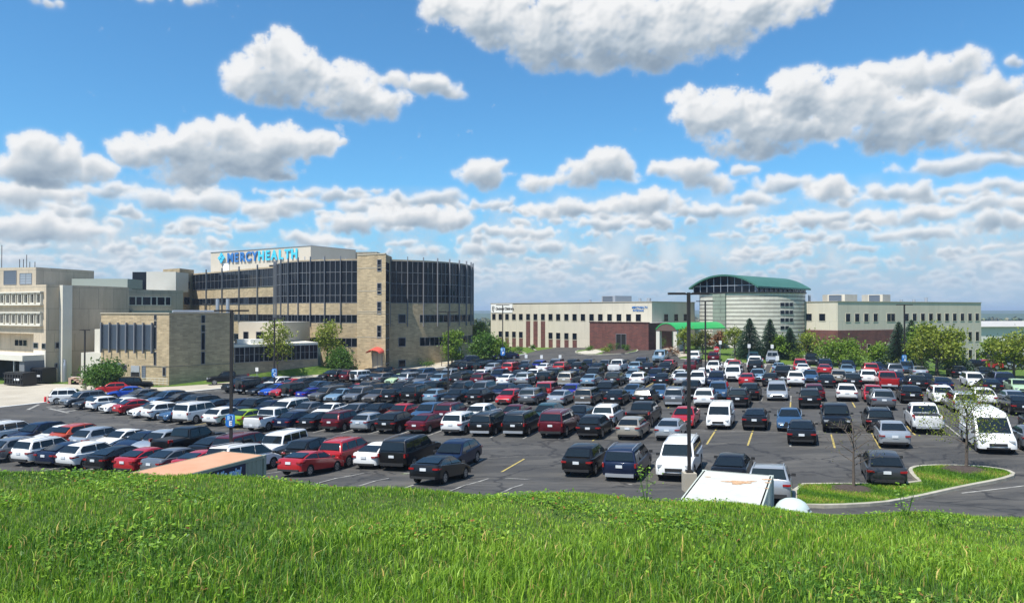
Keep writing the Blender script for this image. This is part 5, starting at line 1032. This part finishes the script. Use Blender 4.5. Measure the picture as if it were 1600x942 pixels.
def conifer(x, y, h, w, label, seed=0, group=None):
    rs = random.Random(seed); z = gz(x, y); t = thing('spruce_tree', (x,y,z), label, 'tree', group); m = MB(); m.tube([(x,y,z-.1),(x,y,z+h*.5),(x,y,z+h*.98)], [w*.035,w*.02,.02], 7); m.build('trunk', MT['bark'], t)
    V = []; Q = []; tiers = 26
    for i in range(tiers):
        k = i/tiers; zz = z+h*(.07+.92*k); rr = w/2*(1-k)**.85*rs.uniform(.88,1.1)+.08; nb = int(15-9*k)
        for b in range(nb):
            a = b*2*pi/nb+i*.7+rs.uniform(-.2,.2); L_ = rr*rs.uniform(.72,1.08); d = Vector((cos(a), sin(a), 0)); s = Vector((-sin(a), cos(a), 0)); droop = -.22*L_
            for q in range(9):
                f = (q+.6)/9; c = Vector((x,y,zz))+d*L_*f+Vector((0,0,droop*f*f*1.3+rs.uniform(-.06,.06))); wd = L_*.20*(1.15-f)+.07; 
                for sg in (-1,1):
                    e = c+s*sg*wd*rs.uniform(.7,1.2)+d*wd*.7+Vector((0,0,-.08-rs.random()*.10)); i0 = len(V); V += [c+Vector((0,0,.05)), c.lerp(e,.5)+d*.09, e, c.lerp(e,.5)-d*.09-Vector((0,0,.03))]; Q.append([i0,i0+1,i0+2,i0+3])
    npmesh('crown', V, Q, [LF['dark']], t); return t
def shrub(px, py, w, h, leaf, label, n=500, group='shrubs', size=.09, cat='shrub'):
    x, y = at(px, py); z = gz(x, y)+.1; t = thing('shrub', (x,y,z), label, cat, group); m = MB(); C_ = []
    for i in range(7):
        a = random.uniform(0,2*pi); e = (x+cos(a)*w*.3, y+sin(a)*w*.3, z+h*random.uniform(.5,.85)); m.tube([(x,y,z-.1),(x+cos(a)*w*.12,y+sin(a)*w*.12,z+h*.3),e], [.03,.02,.01], 4); C_ += [e, (x+cos(a)*w*.25, y+sin(a)*w*.25, z+h*.35)]
    m.build('stems', MT['bark'], t); leaves(C_, w*.13, n, size, 'foliage', LF[leaf], t); return t
def T(px, base, top, wpx, label, leaf='green', n=2600, size=.16, **k):
    x, y = at(px, base); s = y/F; h = (base-top)*s*(.86 if 1210 < px < 1400 else .91 if px > 1000 else .95); wpx *= (.80 if px > 1000 else .9); return broad_tree(x, y, h, wpx*s, label, leaf, n, size, seed=int(px), **k)
T(162, 611, 570, 50, 'round bushy green tree on the corner island beside the blue coupe', 'green', 5200, .17, clear=.2, spread=.26, nlimb=12)
T(433, 590, 499, 52, 'sparse yellow-green young tree on the lawn left of the gallery lamp', 'yel', 2300, .17, clear=.3, spread=.2, nlimb=12)
T(511, 580, 500, 48, 'sparse yellow-green tree in front of the left glass drum', 'yel', 2500, .18, clear=.32, spread=.2, nlimb=12)
T(529, 582, 547, 36, 'dense round green tree on the lawn left of the red awning', 'green', 4200, .17, clear=.15, spread=.28, nlimb=12)
T(690, 572, 543, 24, 'small bare tree before the right drum', 'green', 0, trunk=.07, clear=.3)
T(706, 571, 513, 32, 'narrow fresh green tree beside the tall white sign', 'lime', 3400, .18, clear=.15, spread=.24)
T(757, 562, 520, 40, 'broad green tree right of the drum', 'green', 5200, .2, clear=.12, spread=.26, nlimb=12)
T(777, 561, 531, 32, 'green tree in front of the cream wing end', 'lime', 3600, .2, clear=.12, spread=.26, nlimb=11)
T(744, 548, 497, 34, 'yellowish tree behind the broad green tree', 'yel', 1900, .24, clear=.2)
T(1069, 553, 510, 32, 'thin yellowish crabapple in front of the green portico', 'yel', 1300, .16, clear=.3)
T(1098, 553, 514, 34, 'reddish budding crabapple under the portico roof edge', 'oliv', 1700, .16, clear=.25)
T(1122, 554, 514, 32, 'bronze-leaved small tree left of the striped drum base', 'rust', 1200, .15, clear=.25)
T(1148, 556, 506, 40, 'yellow-green small tree in front of the striped drum', 'yel', 1500, .16, clear=.25)
for px, b, tp, w, lb in ((1171,559,495,38,'tallest dark spruce, leftmost before the striped drum'),(1203,559,496,32,'dark spruce in the middle before the striped drum'),(1234,560,510,28,'shorter dark spruce, right one before the striped drum'),(1404,576,500,40,'dark spruce left of the right lot lamp'),(1424,574,497,36,'dark spruce just right of the right lot lamp'),(1490,577,538,44,'low dark spruce under the broad locust at right')):
    x, y = at(px, b); conifer(x, y, (b-tp)*y/F, 1.7*w*y/F, lb, px, 'spruces before the clinic')
T(1217, 560, 519, 34, 'light green tree between the middle and right spruce', 'lime', 2200, .18, clear=.15, spread=.2)
T(1262, 561, 516, 44, 'yellow-green tree left of the brick storey corner', 'yel', 1700, .17, clear=.15, spread=.2)
T(1310, 571, 527, 74, 'wide spreading green tree before the brick storey', 'lime', 3600, .17, clear=.1, spread=.16, nlimb=14)
T(1376, 573, 530, 42, 'round green tree left of the spruces by the right wing', 'lime', 2200, .18, clear=.12, spread=.22)
T(1463, 588, 508, 100, 'very wide yellow-green locust tree before the cream wing', 'yel', 5600, .17, clear=.28, spread=.13, nlimb=15, trunk=.22)
T(1440, 582, 500, 56, 'upright yellow-green tree left of the wide locust', 'lime', 3000, .17, clear=.2)
T(1583, 590, 516, 84, 'yellow-green tree before the white warehouse', 'yel', 3600, .17, clear=.2, nlimb=12)
T(1548, 583, 520, 40, 'thin young tree at the corner of the cream wing', 'lime', 1200, .17, clear=.3)
xb, yb = at(1332, 767); broad_tree(xb, yb, 3.75, 2.9, 'bare young tree with a mulch ring on the island', n=140, size=.04, leaf='oliv', trunk=.075, clear=.38, z=gz(xb,yb)+.15, nlimb=12, seed=5)
xb, yb = at(1508, 735); broad_tree(xb, yb, 4.6, 3.6, 'young tree with sparse yellow-green leaves on the kerbed island tip', n=2700, size=.05, leaf='yel', trunk=.085, clear=.30, z=gz(xb,yb)+.15, nlimb=14, seed=8, spread=.15)
for i, (px, py, w_, h_, lf, lb) in enumerate(((921,549,1.6,1.1,'green','dark shrub at the left of the circle island'),(977,549,1.6,1.2,'green','dark shrub at the right of the circle island'),(958,549,2.1,1.5,'green','largest shrub in the circle island'),(946,551,2.0,.8,'yel','low yellow shrub in the circle island'),(1052,556,2.2,1.5,'rust','dark reddish shrub on the lawn by the entrance road'),
  (832,546,1.6,1.0,'green','small shrub at the road kerb before the wing'),(956,540,3.2,3.0,'green','tall shrub left of the brick wing door'),(999,541,1.8,1.4,'green','shrub right of the brick wing door'),(1011,542,1.8,1.8,'green','shrub at the brick wing corner'),(985,541,1.3,.8,'yel','low yellow shrub by the brick wing'),(940,541,1.6,1.0,'lime','low light shrub left of the brick wing door'),
  (1036,547,2.6,2.4,'green','shrub between the portico columns'),(1085,552,3.0,2.2,'lime','light shrub right of the portico'),(648,572,3.0,1.2,'green','low juniper before the right drum'),(668,572,3.0,1.0,'green','low juniper nearer the tall sign'),(1245,563,3,1.4,'lime','low bush right of the spruces'),(1398,579,3,1.4,'yel','low yellow bush by the right lot lamp'),(560,568,2.2,.9,'green','low shrub at the lawn edge left of the red awning'),(812,551,2,1.2,'green','shrub in the planted kerb at the lot entry'),(802,553,1.8,1.1,'lime','light shrub in the planted kerb at the lot entry'))):
    shrub(px, py, w_, h_, lf, lb)
# ------------------------------------------------------------ distant woods and hills
def woods():
    cs = []
    for _ in range(5200):
        a = rng.uniform(-1.15, 1.15); d = rng.uniform(300, 1300)**1.0; x, y = d*math.sin(a), d*math.cos(a)
        if 60 < x < 200 and y < 300: continue
        cs.append((x, y, d))
    V = []; n = 34
    cs = np.array(cs); H_ = rng.uniform(8, 15, len(cs)); R_ = H_*.42
    base = g(cs[:,0], cs[:,1]); H_ = np.where(cs[:,0] > 170, H_*1.12, H_)
    c = np.repeat(np.stack([cs[:,0], cs[:,1], base+H_*.62], 1), n, 0); d = rng.normal(0,1,(len(c),3)); d /= np.linalg.norm(d,axis=1)[:,None]; rr = np.repeat(R_, n)[:,None]*(.6+.45*rng.random((len(c),1)))
    p = c+d*rr*np.array([1,1,.95]); s = (np.repeat(R_, n)*.34)[:,None]; a = rng.normal(0,1,p.shape); a /= np.linalg.norm(a,axis=1)[:,None]; b = np.cross(a, d); b /= np.maximum(np.linalg.norm(b,axis=1)[:,None],1e-6)
    Vq = np.stack([p-a*s, p+b*s, p+a*s, p-b*s], 1).reshape(-1,3); mi = np.repeat(rng.integers(0, 3, len(cs)), n)
    o = npmesh('distant_woods', Vq, np.arange(len(p)*4).reshape(-1,4), [leafmat('wood_a', (.05,.085,.022), .1), leafmat('wood_b', (.085,.115,.03), .1), leafmat('wood_c', (.10,.10,.04), .1)], midx=mi); tag(o, 'far-off spring woods below the horizon', 'woods', kind='stuff')
woods()
def ridge(name, dist, zt, amp, seed, c):
    rs = np.random.default_rng(seed); A = np.linspace(-1.3, 1.3, 400); h = sum(rs.uniform(.3,1)/(k**.9)*np.sin(A*k*3+rs.uniform(0,6)) for k in range(1,14)); h = zt+amp*h/2.0; V = []; n = len(A)
    for rowd, hz_ in ((dist*.86, None), (dist*.95, .6), (dist, 1.0), (dist*1.1, .7), (dist*1.25, None)):
        for a, q in zip(A, h): V.append((rowd*math.sin(a), rowd*math.cos(a), -14.5 if hz_ is None else -14+(q+14)*hz_))
    Q = [[r_*n+i, r_*n+i+1, (r_+1)*n+i+1, (r_+1)*n+i] for r_ in range(4) for i in range(n-1)]
    o = npmesh(name, V, Q, [c], smooth=True); o['kind'] = 'structure'
hm = grassmat('wooded_ridge', (.030,.055,.022), (.045,.075,.028), (.07,.095,.04), .012)
ridge('hills', 2600, 2, 5, 3, hm); ridge('far_hills', 4600, 17, 5, 9, hm)
# ------------------------------------------------------------ lamp posts
def lamp(px, base, topy, label, heads=2, conc=False, sign=None, Yb=None, w=.09, rz=0, hl=.9):
    if Yb is None: x, y = at(px, base)
    else: y = Yb; x = (px-800)/F*y
    z = gz(x, y); zt = CZ+(487-topy)/F*y; t = thing('lamp_post', (x,y,z), label, 'lamp post', 'tall parking lot lamp posts', world=True); zb = z
    m = MB()
    if conc: m.prism([(x-.32,y-.32),(x+.32,y-.32),(x+.32,y+.32),(x-.32,y+.32)], z-.2, z+.98); m.build('concrete_base', MT['concrete'], t); zb = z+.98
    else: m.tube([(x,y,z-.1),(x,y,z+.7)], .28, 14); m.build('concrete_base', MT['concrete'], t, smooth=40); zb = z+.7
    m = MB(); m.box((x,y,(zb+zt)/2), (w*1.8,w*1.8,zt-zb)); m.box((x,y,zb+.06), (.34,.34,.12)); m.build('pole', MT['pole'], t)
    for sg in ((-1,1) if heads == 2 else (-1,)):
        hd = thing('head', (0,0,0), None, None, world=False); bpy.data.objects.remove(hd)
        m = MB(); dx_, dy_ = cos(rz)*sg, sin(rz)*sg; m.box((x+dx_*(.15+hl*.55), y+dy_*(.15+hl*.55), zt-.06), (hl,.38,.11), rz=rz); m.box((x+dx_*.12,y+dy_*.12,zt-.08), (.28,.08,.08), rz=rz); m.build('lamp_head', MT['pole'], t)
    return t, (x, y, z)
def lot_sign(px, pyc, Y, top, bot, label, k=1.0):
    """blue rounded row marker hung on a lamp pole"""
    x = (px-800)/F*Y; y = Y-.14; zc = CZ+(487-pyc)/F*Y; t = thing('row_marker_sign', (x,y,zc), label, 'sign', 'blue row markers on the lamp posts'); W = Wall((x-.5,y),(x+.5,y)); m = MB(); hw_, hh = .34*k, .56*k
    def rnd(sx, sz): return [(sx*cos(a)*.22+ (1 if cos(a) > 0 else -1)*(hw_-.22*k), sz*.0+sin(a)*.22*k+(1 if sin(a) > 0 else -1)*(hh-.22*k)) for a in [pi/16+2*pi*i/16 for i in range(16)]]
    o_ = rnd(1,1); f = [(x+a, y-.03, zc+b) for a, b in o_]; bk = [(x+a, y+.03, zc+b) for a, b in o_]; m.face(f); m.face(bk[::-1])
    for i in range(16): j = (i+1)%16; m.face([bk[i], bk[j], f[j], f[i]])
    m.build('plate', mat('sign_blue_plate', (.02,.16,.50), .4), t, recalc=True)
    m = MB(); m.box((x, y-.035, zc+.26*k), (.52*k,.01,.40*k)); m.build('light_panel', mat('sign_pale_blue', (.28,.50,.75), .4), t)
    if top: text_mesh('lettering', top, .48*k, mat('sign_navy', (.01,.03,.16), .5), t, W, .5-.06*k, zc-CZ*0+.10*k, .05, .01, bold=.03)
    if bot: text_mesh('lettering', bot, .56*k, MT['white'], t, W, .5-.10*k, zc-.42*k, .05, .01, bold=.04)
lamp(1076, 0, 457, 'tall lamp post on a square concrete base in front of the white SUV', conc=True, rz=0, hl=.85, Yb=38.4)
lamp(1102, 0, 470, 'lamp post just right of the big lamp, behind the grey minivan', Yb=92)
_, (x_, y_, z_) = lamp(362, 0, 484, 'tall lamp post with blue marker 3 E in the left rows', Yb=50, heads=2, rz=.3, w=.10); lot_sign(362, 656, 50, '3', 'E', 'blue row marker reading 3 E on the left lamp post', .76)
lamp(429, 0, 496.5, 'lamp post with blue marker before the glazed gallery', Yb=97); lot_sign(429.5, 582, 97, '4', 'C', 'small blue row marker on the post before the gallery', 1.0)
lamp(700.5, 0, 486.5, 'lamp post in the middle rows before the right drum', Yb=86); lamp(641.5, 571, 491, 'lamp post on a pale base against the right drum', heads=1, w=.07)
lamp(785.5, 0, 476, 'lamp post with blue marker before the left end of the cream wing', Yb=121); lot_sign(785.7, 549, 121, '2', 'B', 'blue row marker on the post left of the entrance road', 1.2)
lamp(819.5, 541, 475, 'lamp post with one head at the planted kerb before the cream wing', heads=1); lamp(910.5, 540, 474, 'lamp post beside the circle drive before the brick wing', heads=1)
lamp(1413, 582, 475.5, 'lamp post among the spruces by the right wing'); lot_sign(1411.5, 560, at(1413,582)[1]-.3, '1', 'A', 'blue row marker on the lamp post by the right wing', .95)
lamp(133, 609, 515, 'slim lamp post beside the corner tree at the service drive', heads=2, hl=.45)
# ------------------------------------------------------------ storage containers beside the bank
def container(name, corner, hd, W_, L_, z0, z1, mside, mtop, label, near=True):
    """corner = far right-hand corner; the body runs back towards the bank"""
    d = Vector((-sin(hd), -cos(hd))); l = Vector((-cos(hd), sin(hd))); c = Vector(corner); P_ = [c, c+l*W_, c+l*W_+d*L_, c+d*L_]
    t = thing(name, (c.x, c.y, z0), label, 'container'); m = MB(); poly = [(p.x, p.y) for p in reversed(P_)]
    # corrugated long sides
    def corr(a, b, n):
        out = []; v = Vector(b)-Vector(a); nn = Vector((v.y, -v.x)).normalized()
        for i in range(n):
            for f, o_ in ((0,0),(.3,0),(.45,-.035),(.75,-.035),(.9,0)): q = Vector(a)+v*((i+f)/n)+nn*o_; out.append((q.x, q.y))
        return out
    pl = []; 
    for i in range(4):
        a, b = poly[i], poly[(i+1)%4]; pl += corr(a, b, 22 if (Vector(a)-Vector(b)).length > 3 else 8)
    m.prism(pl, z0, z1-.05); m.build('corrugated_body', mside, t)
    m = MB(); ex = lambda p, k: (p.x+(1 if False else 0), p.y); m.prism([(p.x, p.y) for p in reversed(P_)], z1-.05, z1+.01); m.build('roof', mtop, t)
    m = MB()
    for p in P_: m.box((p.x, p.y, (z0+z1)/2), (.16,.16,z1-z0+.03), rz=-hd)
    m.build('corner_post', mside, t); m = MB()
    for i in range(4):
        a, b = P_[i], P_[(i+1)%4]; mid = (a+b)/2; m.box((mid.x, mid.y, z1-.06), ((b-a).length,.10,.14), rz=atan2((b-a).y,(b-a).x))
    m.build('top_rail', mside, t); return t, c, d, l
salmon = mat('salmon_roof_paint', (.50,.25,.14), .6, vary=(.56,.30,.18), vscale=.8); oliveg = mat('grey_green_steel', (.27,.29,.22), .6, vary=(.33,.34,.27), vscale=2)
t, c, d, l = container('storage_container', (-11.6,34.8), R(23), 2.44, 6.1, .0, 3.0, oliveg, salmon, 'grey-green storage container with salmon roof and mobile mini sign behind the bank')
s = thing('container_sign', (c.x+d.x*2.6, c.y+d.y*2.6, 2.2), 'navy sign reading mobile mini on the storage container side', 'sign'); Wk = Wall((c+d*3.9)[:], (c+d*1.25)[:]); m = MB(); Wk.bx(m, 0, Wk.L, 1.75, 2.86, .03, .07); m.build('panel', mat('sign_dark_navy', (.006,.01,.045), .4), s)
text_mesh('lettering', 'mobile mini', .50, mat('sign_light_blue', (.40,.60,.85), .4), s, Wk, .30, 2.43, .08, .02, italic=.25, bold=.035, sx_=.86)
t = container('storage_container', (11.6-1.95,27.7), R(23), 2.44, 6.1, .3, 3.6, mat('pale_green_steel', (.42,.46,.40), .6, vary=(.5,.53,.47), vscale=2), None or mat('chalky_white_roof', (.44,.44,.40), .8, vary=(.54,.54,.50), vscale=1.5), 'white-roofed storage container with rust stains at the edge of the bank')[0]
rm = mat('rust_stain', (.36,.16,.06), .95, vary=(.55,.40,.26), vscale=9); m = MB()
for (px, py, r_) in ((1152,752.5,.34),(1140,751.5,.2),(1165,753,.22),(1174,751,.14),(1150,755,.18),(1197,748,.16),(1199,753,.12),(1196,762,.08),(1105,744,.10),(1128,751,.08)):
    x, y = at(px, py, 3.61); k = 14; rr = [r_*random.uniform(.5,1.15) for _ in range(k)]; m.face([(x+rr[i]*cos(2*pi*i/k)*1.25, y+rr[i]*sin(2*pi*i/k)*.8, 3.618+r_*.01) for i in range(k)])
m.build('rust_stain', rm, t)
# rounded white tank beside it
tx, ty = at(1228, 789, 2.55); tx, ty = 9.75, 25.9; t = thing('dome_tank', (tx,ty,.5), 'white dome-topped tank right of the white-roofed container', 'tank'); m = MB(); n = 28; pr = [(.58,.3),(.58,2.72),(.62,2.74),(.62,2.82),(.58,2.85),(.53,2.97),(.43,3.09),(.28,3.18),(.12,3.22),(.001,3.225)]
for i in range(len(pr)-1):
    for k in range(n):
        a, b = 2*pi*k/n, 2*pi*(k+1)/n; (r0, z0), (r1, z1) = pr[i], pr[i+1]; m.face([(tx+r0*cos(a),ty+r0*sin(a),z0),(tx+r0*cos(b),ty+r0*sin(b),z0),(tx+r1*cos(b),ty+r1*sin(b),z1),(tx+r1*cos(a),ty+r1*sin(a),z1)])
m.build('shell', mat('white_plastic', (.46,.54,.52), .4), t, merge=True, smooth=35); m = MB(); m.box((tx+.40,ty-.38,2.92), (.2,.06,.07), rz=.8); m.build('valve_cover', MT['alu'], t)
# ------------------------------------------------------------ signs, bins, rails, hydrant
def post_sign(px, base, h, w_, hh, label, m_, name='sign_post', group=None, face=None):
    x, y = at(px, base); z = gz(x, y); t = thing(name, (x,y,z), label, 'sign', group); m = MB(); m.tube([(x,y,z),(x,y,z+h)], .035, 6); m.build('post', MT['alu'], t); m = MB()
    if face == 'oct': m.tube([(x,y-.05,z+h-hh/2),(x,y-.08,z+h-hh/2)], hh/2, 8)
    else: m.box((x,y-.06,z+h-hh/2), (w_,.03,hh))
    m.build('plate', m_, t); return t, (x,y,z)
redp = mat('sign_red', (.50,.015,.02), .4)
t, (x, y, z) = post_sign(1119, 566, 2.6, .9, .95, 'red octagonal stop sign at the far kerb above the maroon SUV', redp, 'stop_sign', face='oct'); Wq = Wall((x-.5,y-.09),(x+.5,y-.09)); text_mesh('lettering', 'STOP', .34, MT['white'], t, Wq, .5-.42, z+2.6-.6, .01, .01, bold=.03, sx_=.9)
for px, b, h, lb in ((846,572,1.9,'small white parking sign above the blue SUV in the far row'),(875,572,1.9,'small white parking sign before the silver SUV in the far row'),(822,575,2.3,'leaning small white sign behind the red minivan'),(1031,572,2.2,'small white parking sign before the blue pickup'),(1170,567,3.0,'small white sign on the far kerb before the tallest spruce'),(1206,568,3.0,'small white sign on the far kerb above the silver SUV'),(1125,565,3.4,'small yellowish sign right of the stop sign'),(402,594,2.0,'white marker post beside the left rows'),(1214,586,2.6,'white sign on a post in the right rows')):
    post_sign(px, b, h, .45, .6, lb, MT['white'], group='small white signs in the lot')
def pylon(px, base, top, w_, label, m_, txt=None):
    x, y = at(px, base); z = gz(x, y); h = (base-top)*y/F; t = thing('pylon_sign', (x,y,z), label, 'sign'); m = MB(); m.box((x,y,z+h/2), (w_,.45,h), rz=-.15); m.build('slab', m_, t); return t, (x,y,z,h)
t, (x,y,z,h) = pylon(715.5, 569, 536, 1.0, 'tall white sign slab with a blue emblem before the right drum', MT['white']); m = MB()
W_ = Wall((x-.5,y-.3),(x+.5,y-.3)); W_.bx(m, .3, .7, z+h-.95, z+h-.35, 0, .02); m.build('emblem', NC, t); text_mesh('lettering', 'MERCY', .2, NB, t, W_, .16, z+h-1.7, .02, .01); text_mesh('lettering', 'HEALTH', .18, NB, t, W_, .12, z+h-2.0, .02, .01)
t, (x,y,z,h) = pylon(851, 537, 513, 1.3, 'grey sign slab with a red band before the cream wing', MT['alu']); m = MB(); W_ = Wall((x-.6,y-.32),(x+.6,y-.32)); W_.bx(m, .1, 1.1, z+h-1.7, z+h-.9, 0, .02); m.build('red_band', mat('sign_purple_red', (.25,.05,.10), .5), t)
for px in (72, 77.5):
    x, y = at(px, 628 if px < 75 else 629.5); z = gz(x, y); t = thing('bollard', (x,y,z), 'red bollard, left of the pair behind the white SUV' if px < 75 else 'red bollard, right of the pair, against the white SUV tail', 'bollard', 'red bollards'); m = MB(); m.tube([(x,y,z),(x,y,z+.62),(x,y,z+.68)], [.14,.14,.08], 12); m.build('tube', redp, t, smooth=50)
    m = MB(); m.tube([(x,y,z),(x,y,z+.06)], .2, 10); m.build('footing', MT['concrete'], t)
x, y = at(890, 540); z = gz(x,y); t = thing('fire_hydrant', (x,y,z), 'red fire hydrant on the grass before the cream wing', 'hydrant'); m = MB(); m.tube([(x,y,z),(x,y,z+.6),(x,y,z+.75),(x,y,z+.85)], [.15,.15,.19,.05], 10); m.tube([(x-.25,y,z+.5),(x+.25,y,z+.5)], .09, 8); m.build('barrel', redp, t)
# dumpsters at the dock
def skip(x, y, L_, W_, H_, rz, label, lids):
    z = gz(x,y); t = thing('dumpster', (x,y,z), label, 'dumpster', 'black dumpsters at the dock'); mt = mat('dumpster_black', (.012,.012,.013), .45); m = MB(); c_, s_ = cos(rz), sin(rz); q = lambda u, v, w_: (x+u*c_-v*s_, y+u*s_+v*c_, z+w_)
    m.box((x,y,z+.15+H_/2), (L_,W_,H_), rz=rz)
    for i in range(7): u = -L_/2+L_*(i+.5)/7; p = q(u, -W_/2-.05, .15+H_/2); m.box(p, (.12,.12,H_), rz=rz)
    for w_ in (.2, .6*H_, H_): p = q(0, -W_/2-.08, .1+w_); m.box(p, (L_+.1,.12,.14), rz=rz)
    m.build('steel_body', mt, t)
    for i in range(lids): u = -L_/2+L_*(i+.5)/lids; m = MB(); m.box(q(u,0,H_+.24), (L_/lids*.92,W_*.96,.14), rz=rz); m.build('lid', mt, t)
    m = MB(); m.box(q(L_*.28,-W_/2-.16,.15+H_*.52), (.7,.02,.3), rz=rz); m.box(q(L_*.12,-W_/2-.16,.15+H_*.5), (.28,.02,.3), rz=rz); m.build('white_label', MT['plate'], t)
x, y = at(33, 602); skip(x, y, 4.6, 2.0, 1.7, -.45, 'black ribbed dumpster with lids, nearer one at the dock', 4); x, y = at(64, 599); skip(x, y+.8, 2.8, 2.2, 2.1, -.45, 'tall black dumpster right of the ribbed one at the dock', 2)
def railing(p, q_, label, n=7, h=1.05, m_=None):
    (x0,y0), (x1,y1) = p, q_; z0, z1 = gz(x0,y0), gz(x1,y1); t = thing('railing', (x0,y0,z0), label, 'railing', 'pale metal railings'); m = MB()
    for i in range(n+1): k = i/n; x, y, z = lerp(x0,x1,k), lerp(y0,y1,k), lerp(z0,z1,k); m.tube([(x,y,z),(x,y,z+h)], .035, 5)
    m.build('posts', m_ or LITC, t); m = MB()
    for f in (1,.66,.33): m.tube([(x0,y0,z0+h*f),(x1,y1,z1+h*f)], .035, 5)
    m.build('rails', m_ or LITC, t)
railing(at(218,601), at(262,602.5), 'pale railing in front of the brick annex door'); railing(at(112,599), at(128,600), 'pale railing on the dock steps beside the pale annex', 5)
x, y = at(121, 600); t = thing('dock_steps', (x,y,gz(x,y)), 'pinkish concrete dock steps left of the slim lamp post', 'steps'); m = MB()
for i in range(4): m.box((x-.4*i+.6, y+.4, gz(x,y)+.15+.12*i), (.8,1.8,.3+.24*i))
m.build('steps', mat('pink_concrete', (.45,.30,.22), .9), t)
railing(at(585,569), at(598,571), 'railing beside the red awning entrance', 3, .9, MT['pole'])
for a, b, lb in ((1250,1267,'left piece of the low pale wall on the far lawn'),(1276,1292,'right piece of the low pale wall on the far lawn')):
    (x0,y0), (x1,y1) = at(a,561), at(b,561.5); t = thing('low_wall', (x0,y0,gz(x0,y0)), lb, 'wall', 'low pale walls on the far lawn'); m = MB(); m.prism([(x0,y0),(x1,y1),(x1,y1+.4),(x0,y0+.4)], gz(x0,y0)-.2, gz(x0,y0)+.55); m.build('wall', LITC, t); m = MB(); m.prism([(x0-.05,y0-.05),(x1+.05,y1-.05),(x1+.05,y1+.45),(x0-.05,y0+.45)], gz(x0,y0)+.55, gz(x0,y0)+.65); m.build('coping', MT['white'], t)
x, y = at(1021, 541); t = thing('mail_bin', (x,y,gz(x,y)), 'blue bins beside the portico column', 'bin'); m = MB(); m.box((x,y,gz(x,y)+.6), (1.4,.9,1.2)); m.build('body', PAINT['navy'], t); m = MB(); m.box((x-.35,y-.46,gz(x,y)+.8), (.3,.02,.4)); m.build('white_label', MT['plate'], t)
# ------------------------------------------------------------ person walking at the far rows
def person(px, base, label):
    x, y = at(px, base); z = gz(x, y)+.03; t = thing('person', (x,y,z), label, 'person')
    def skin(name, V_, E_, Rd, m_, root_i=0, lv=2):
        me = bpy.data.meshes.new(name); me.from_pydata(V_, E_, []); o = bpy.data.objects.new(name, me); col.objects.link(o); md = o.modifiers.new('s', 'SKIN'); sb = o.modifiers.new('u', 'SUBSURF'); sb.levels = lv; sb.render_levels = lv
        for i, r_ in enumerate(Rd): me.skin_vertices[0].data[i].radius = (r_, r_) if not isinstance(r_, tuple) else r_
        me.skin_vertices[0].data[root_i].use_root = True; bpy.context.view_layer.update()
        m2 = bpy.data.meshes.new_from_object(o.evaluated_get(bpy.context.evaluated_depsgraph_get())); bpy.data.objects.remove(o); m2.materials.clear(); m2.materials.append(m_); m2.polygons.foreach_set('use_smooth', [True]*len(m2.polygons)); o2 = bpy.data.objects.new(name, m2); col.objects.link(o2); o2.parent = t; return o2
    fl = mat('skin_tone', (.42,.24,.17), .6)
    V_ = [(0,0,.92),(0,0,1.15),(0,-.01,1.36),(0,-.01,1.46),(0,-.015,1.56),(0,-.02,1.66), (.17,0,1.36),(.24,.05,1.08),(.22,-.10,.86),(.22,-.14,.78), (-.17,0,1.36),(-.24,-.06,1.10),(-.24,-.02,.86),(-.24,.02,.78), (.09,0,.86),(.10,-.16,.48),(.10,-.12,.08),(.10,-.26,.04), (-.09,0,.86),(-.10,.06,.47),(-.10,.24,.12),(-.10,.14,.05)]
    E_ = [(0,1),(1,2),(2,3),(3,4),(4,5),(2,6),(6,7),(7,8),(8,9),(2,10),(10,11),(11,12),(12,13),(0,14),(14,15),(15,16),(16,17),(0,18),(18,19),(19,20),(20,21)]
    skin('body', V_, E_, [.12,.10,.12,.045,.085,.07,.05,.04,.03,.035,.05,.04,.03,.035,.085,.055,.04,.035,.085,.055,.04,.035], fl)
    skin('pink_top', [(0,0,.90),(0,0,1.15),(0,-.01,1.38),(.17,0,1.37),(.235,.05,1.10),(-.17,0,1.37),(-.235,-.06,1.12)], [(0,1),(1,2),(2,3),(3,4),(2,5),(5,6)], [.15,.12,.135,.065,.05,.065,.05], mat('pink_red_cloth', (.55,.10,.10), .8))
    skin('trousers', [(0,0,.92),(.09,0,.84),(.10,-.16,.48),(.10,-.12,.10),(-.09,0,.84),(-.10,.06,.47),(-.10,.24,.14)], [(0,1),(1,2),(2,3),(0,4),(4,5),(5,6)], [.14,.10,.07,.055,.10,.07,.055], mat('grey_cloth', (.45,.40,.40), .8))
    skin('hair', [(0,.02,1.68),(0,.05,1.58),(0,.07,1.44)], [(0,1),(1,2)], [.10,.09,.055], mat('dark_hair', (.012,.009,.008), .5))
    return t
person(1148.5, 576, 'person with dark hair, pink-red top and grey trousers walking beside the white SUVs')

# ------------------------------------------------------------ air
hz_b = MB(); hz_b.box((0, 2700, 11), (9000, 7000, 54)); hz_o = hz_b.build('haze', MT['white']); hz_o['kind'] = 'stuff'
hm_ = bpy.data.materials.new('haze_air'); hm_.use_nodes = True; tt = hm_.node_tree; tt.nodes.remove(tt.nodes['Principled BSDF']); pv = tt.nodes.new('ShaderNodeVolumePrincipled'); pv.inputs['Color'].default_value = (.60,.74,.95,1); pv.inputs['Density'].default_value = .00022; pv.inputs['Anisotropy'].default_value = .2; tt.links.new(pv.outputs[0], tt.nodes['Material Output'].inputs['Volume']); hz_o.data.materials.clear(); hz_o.data.materials.append(hm_)
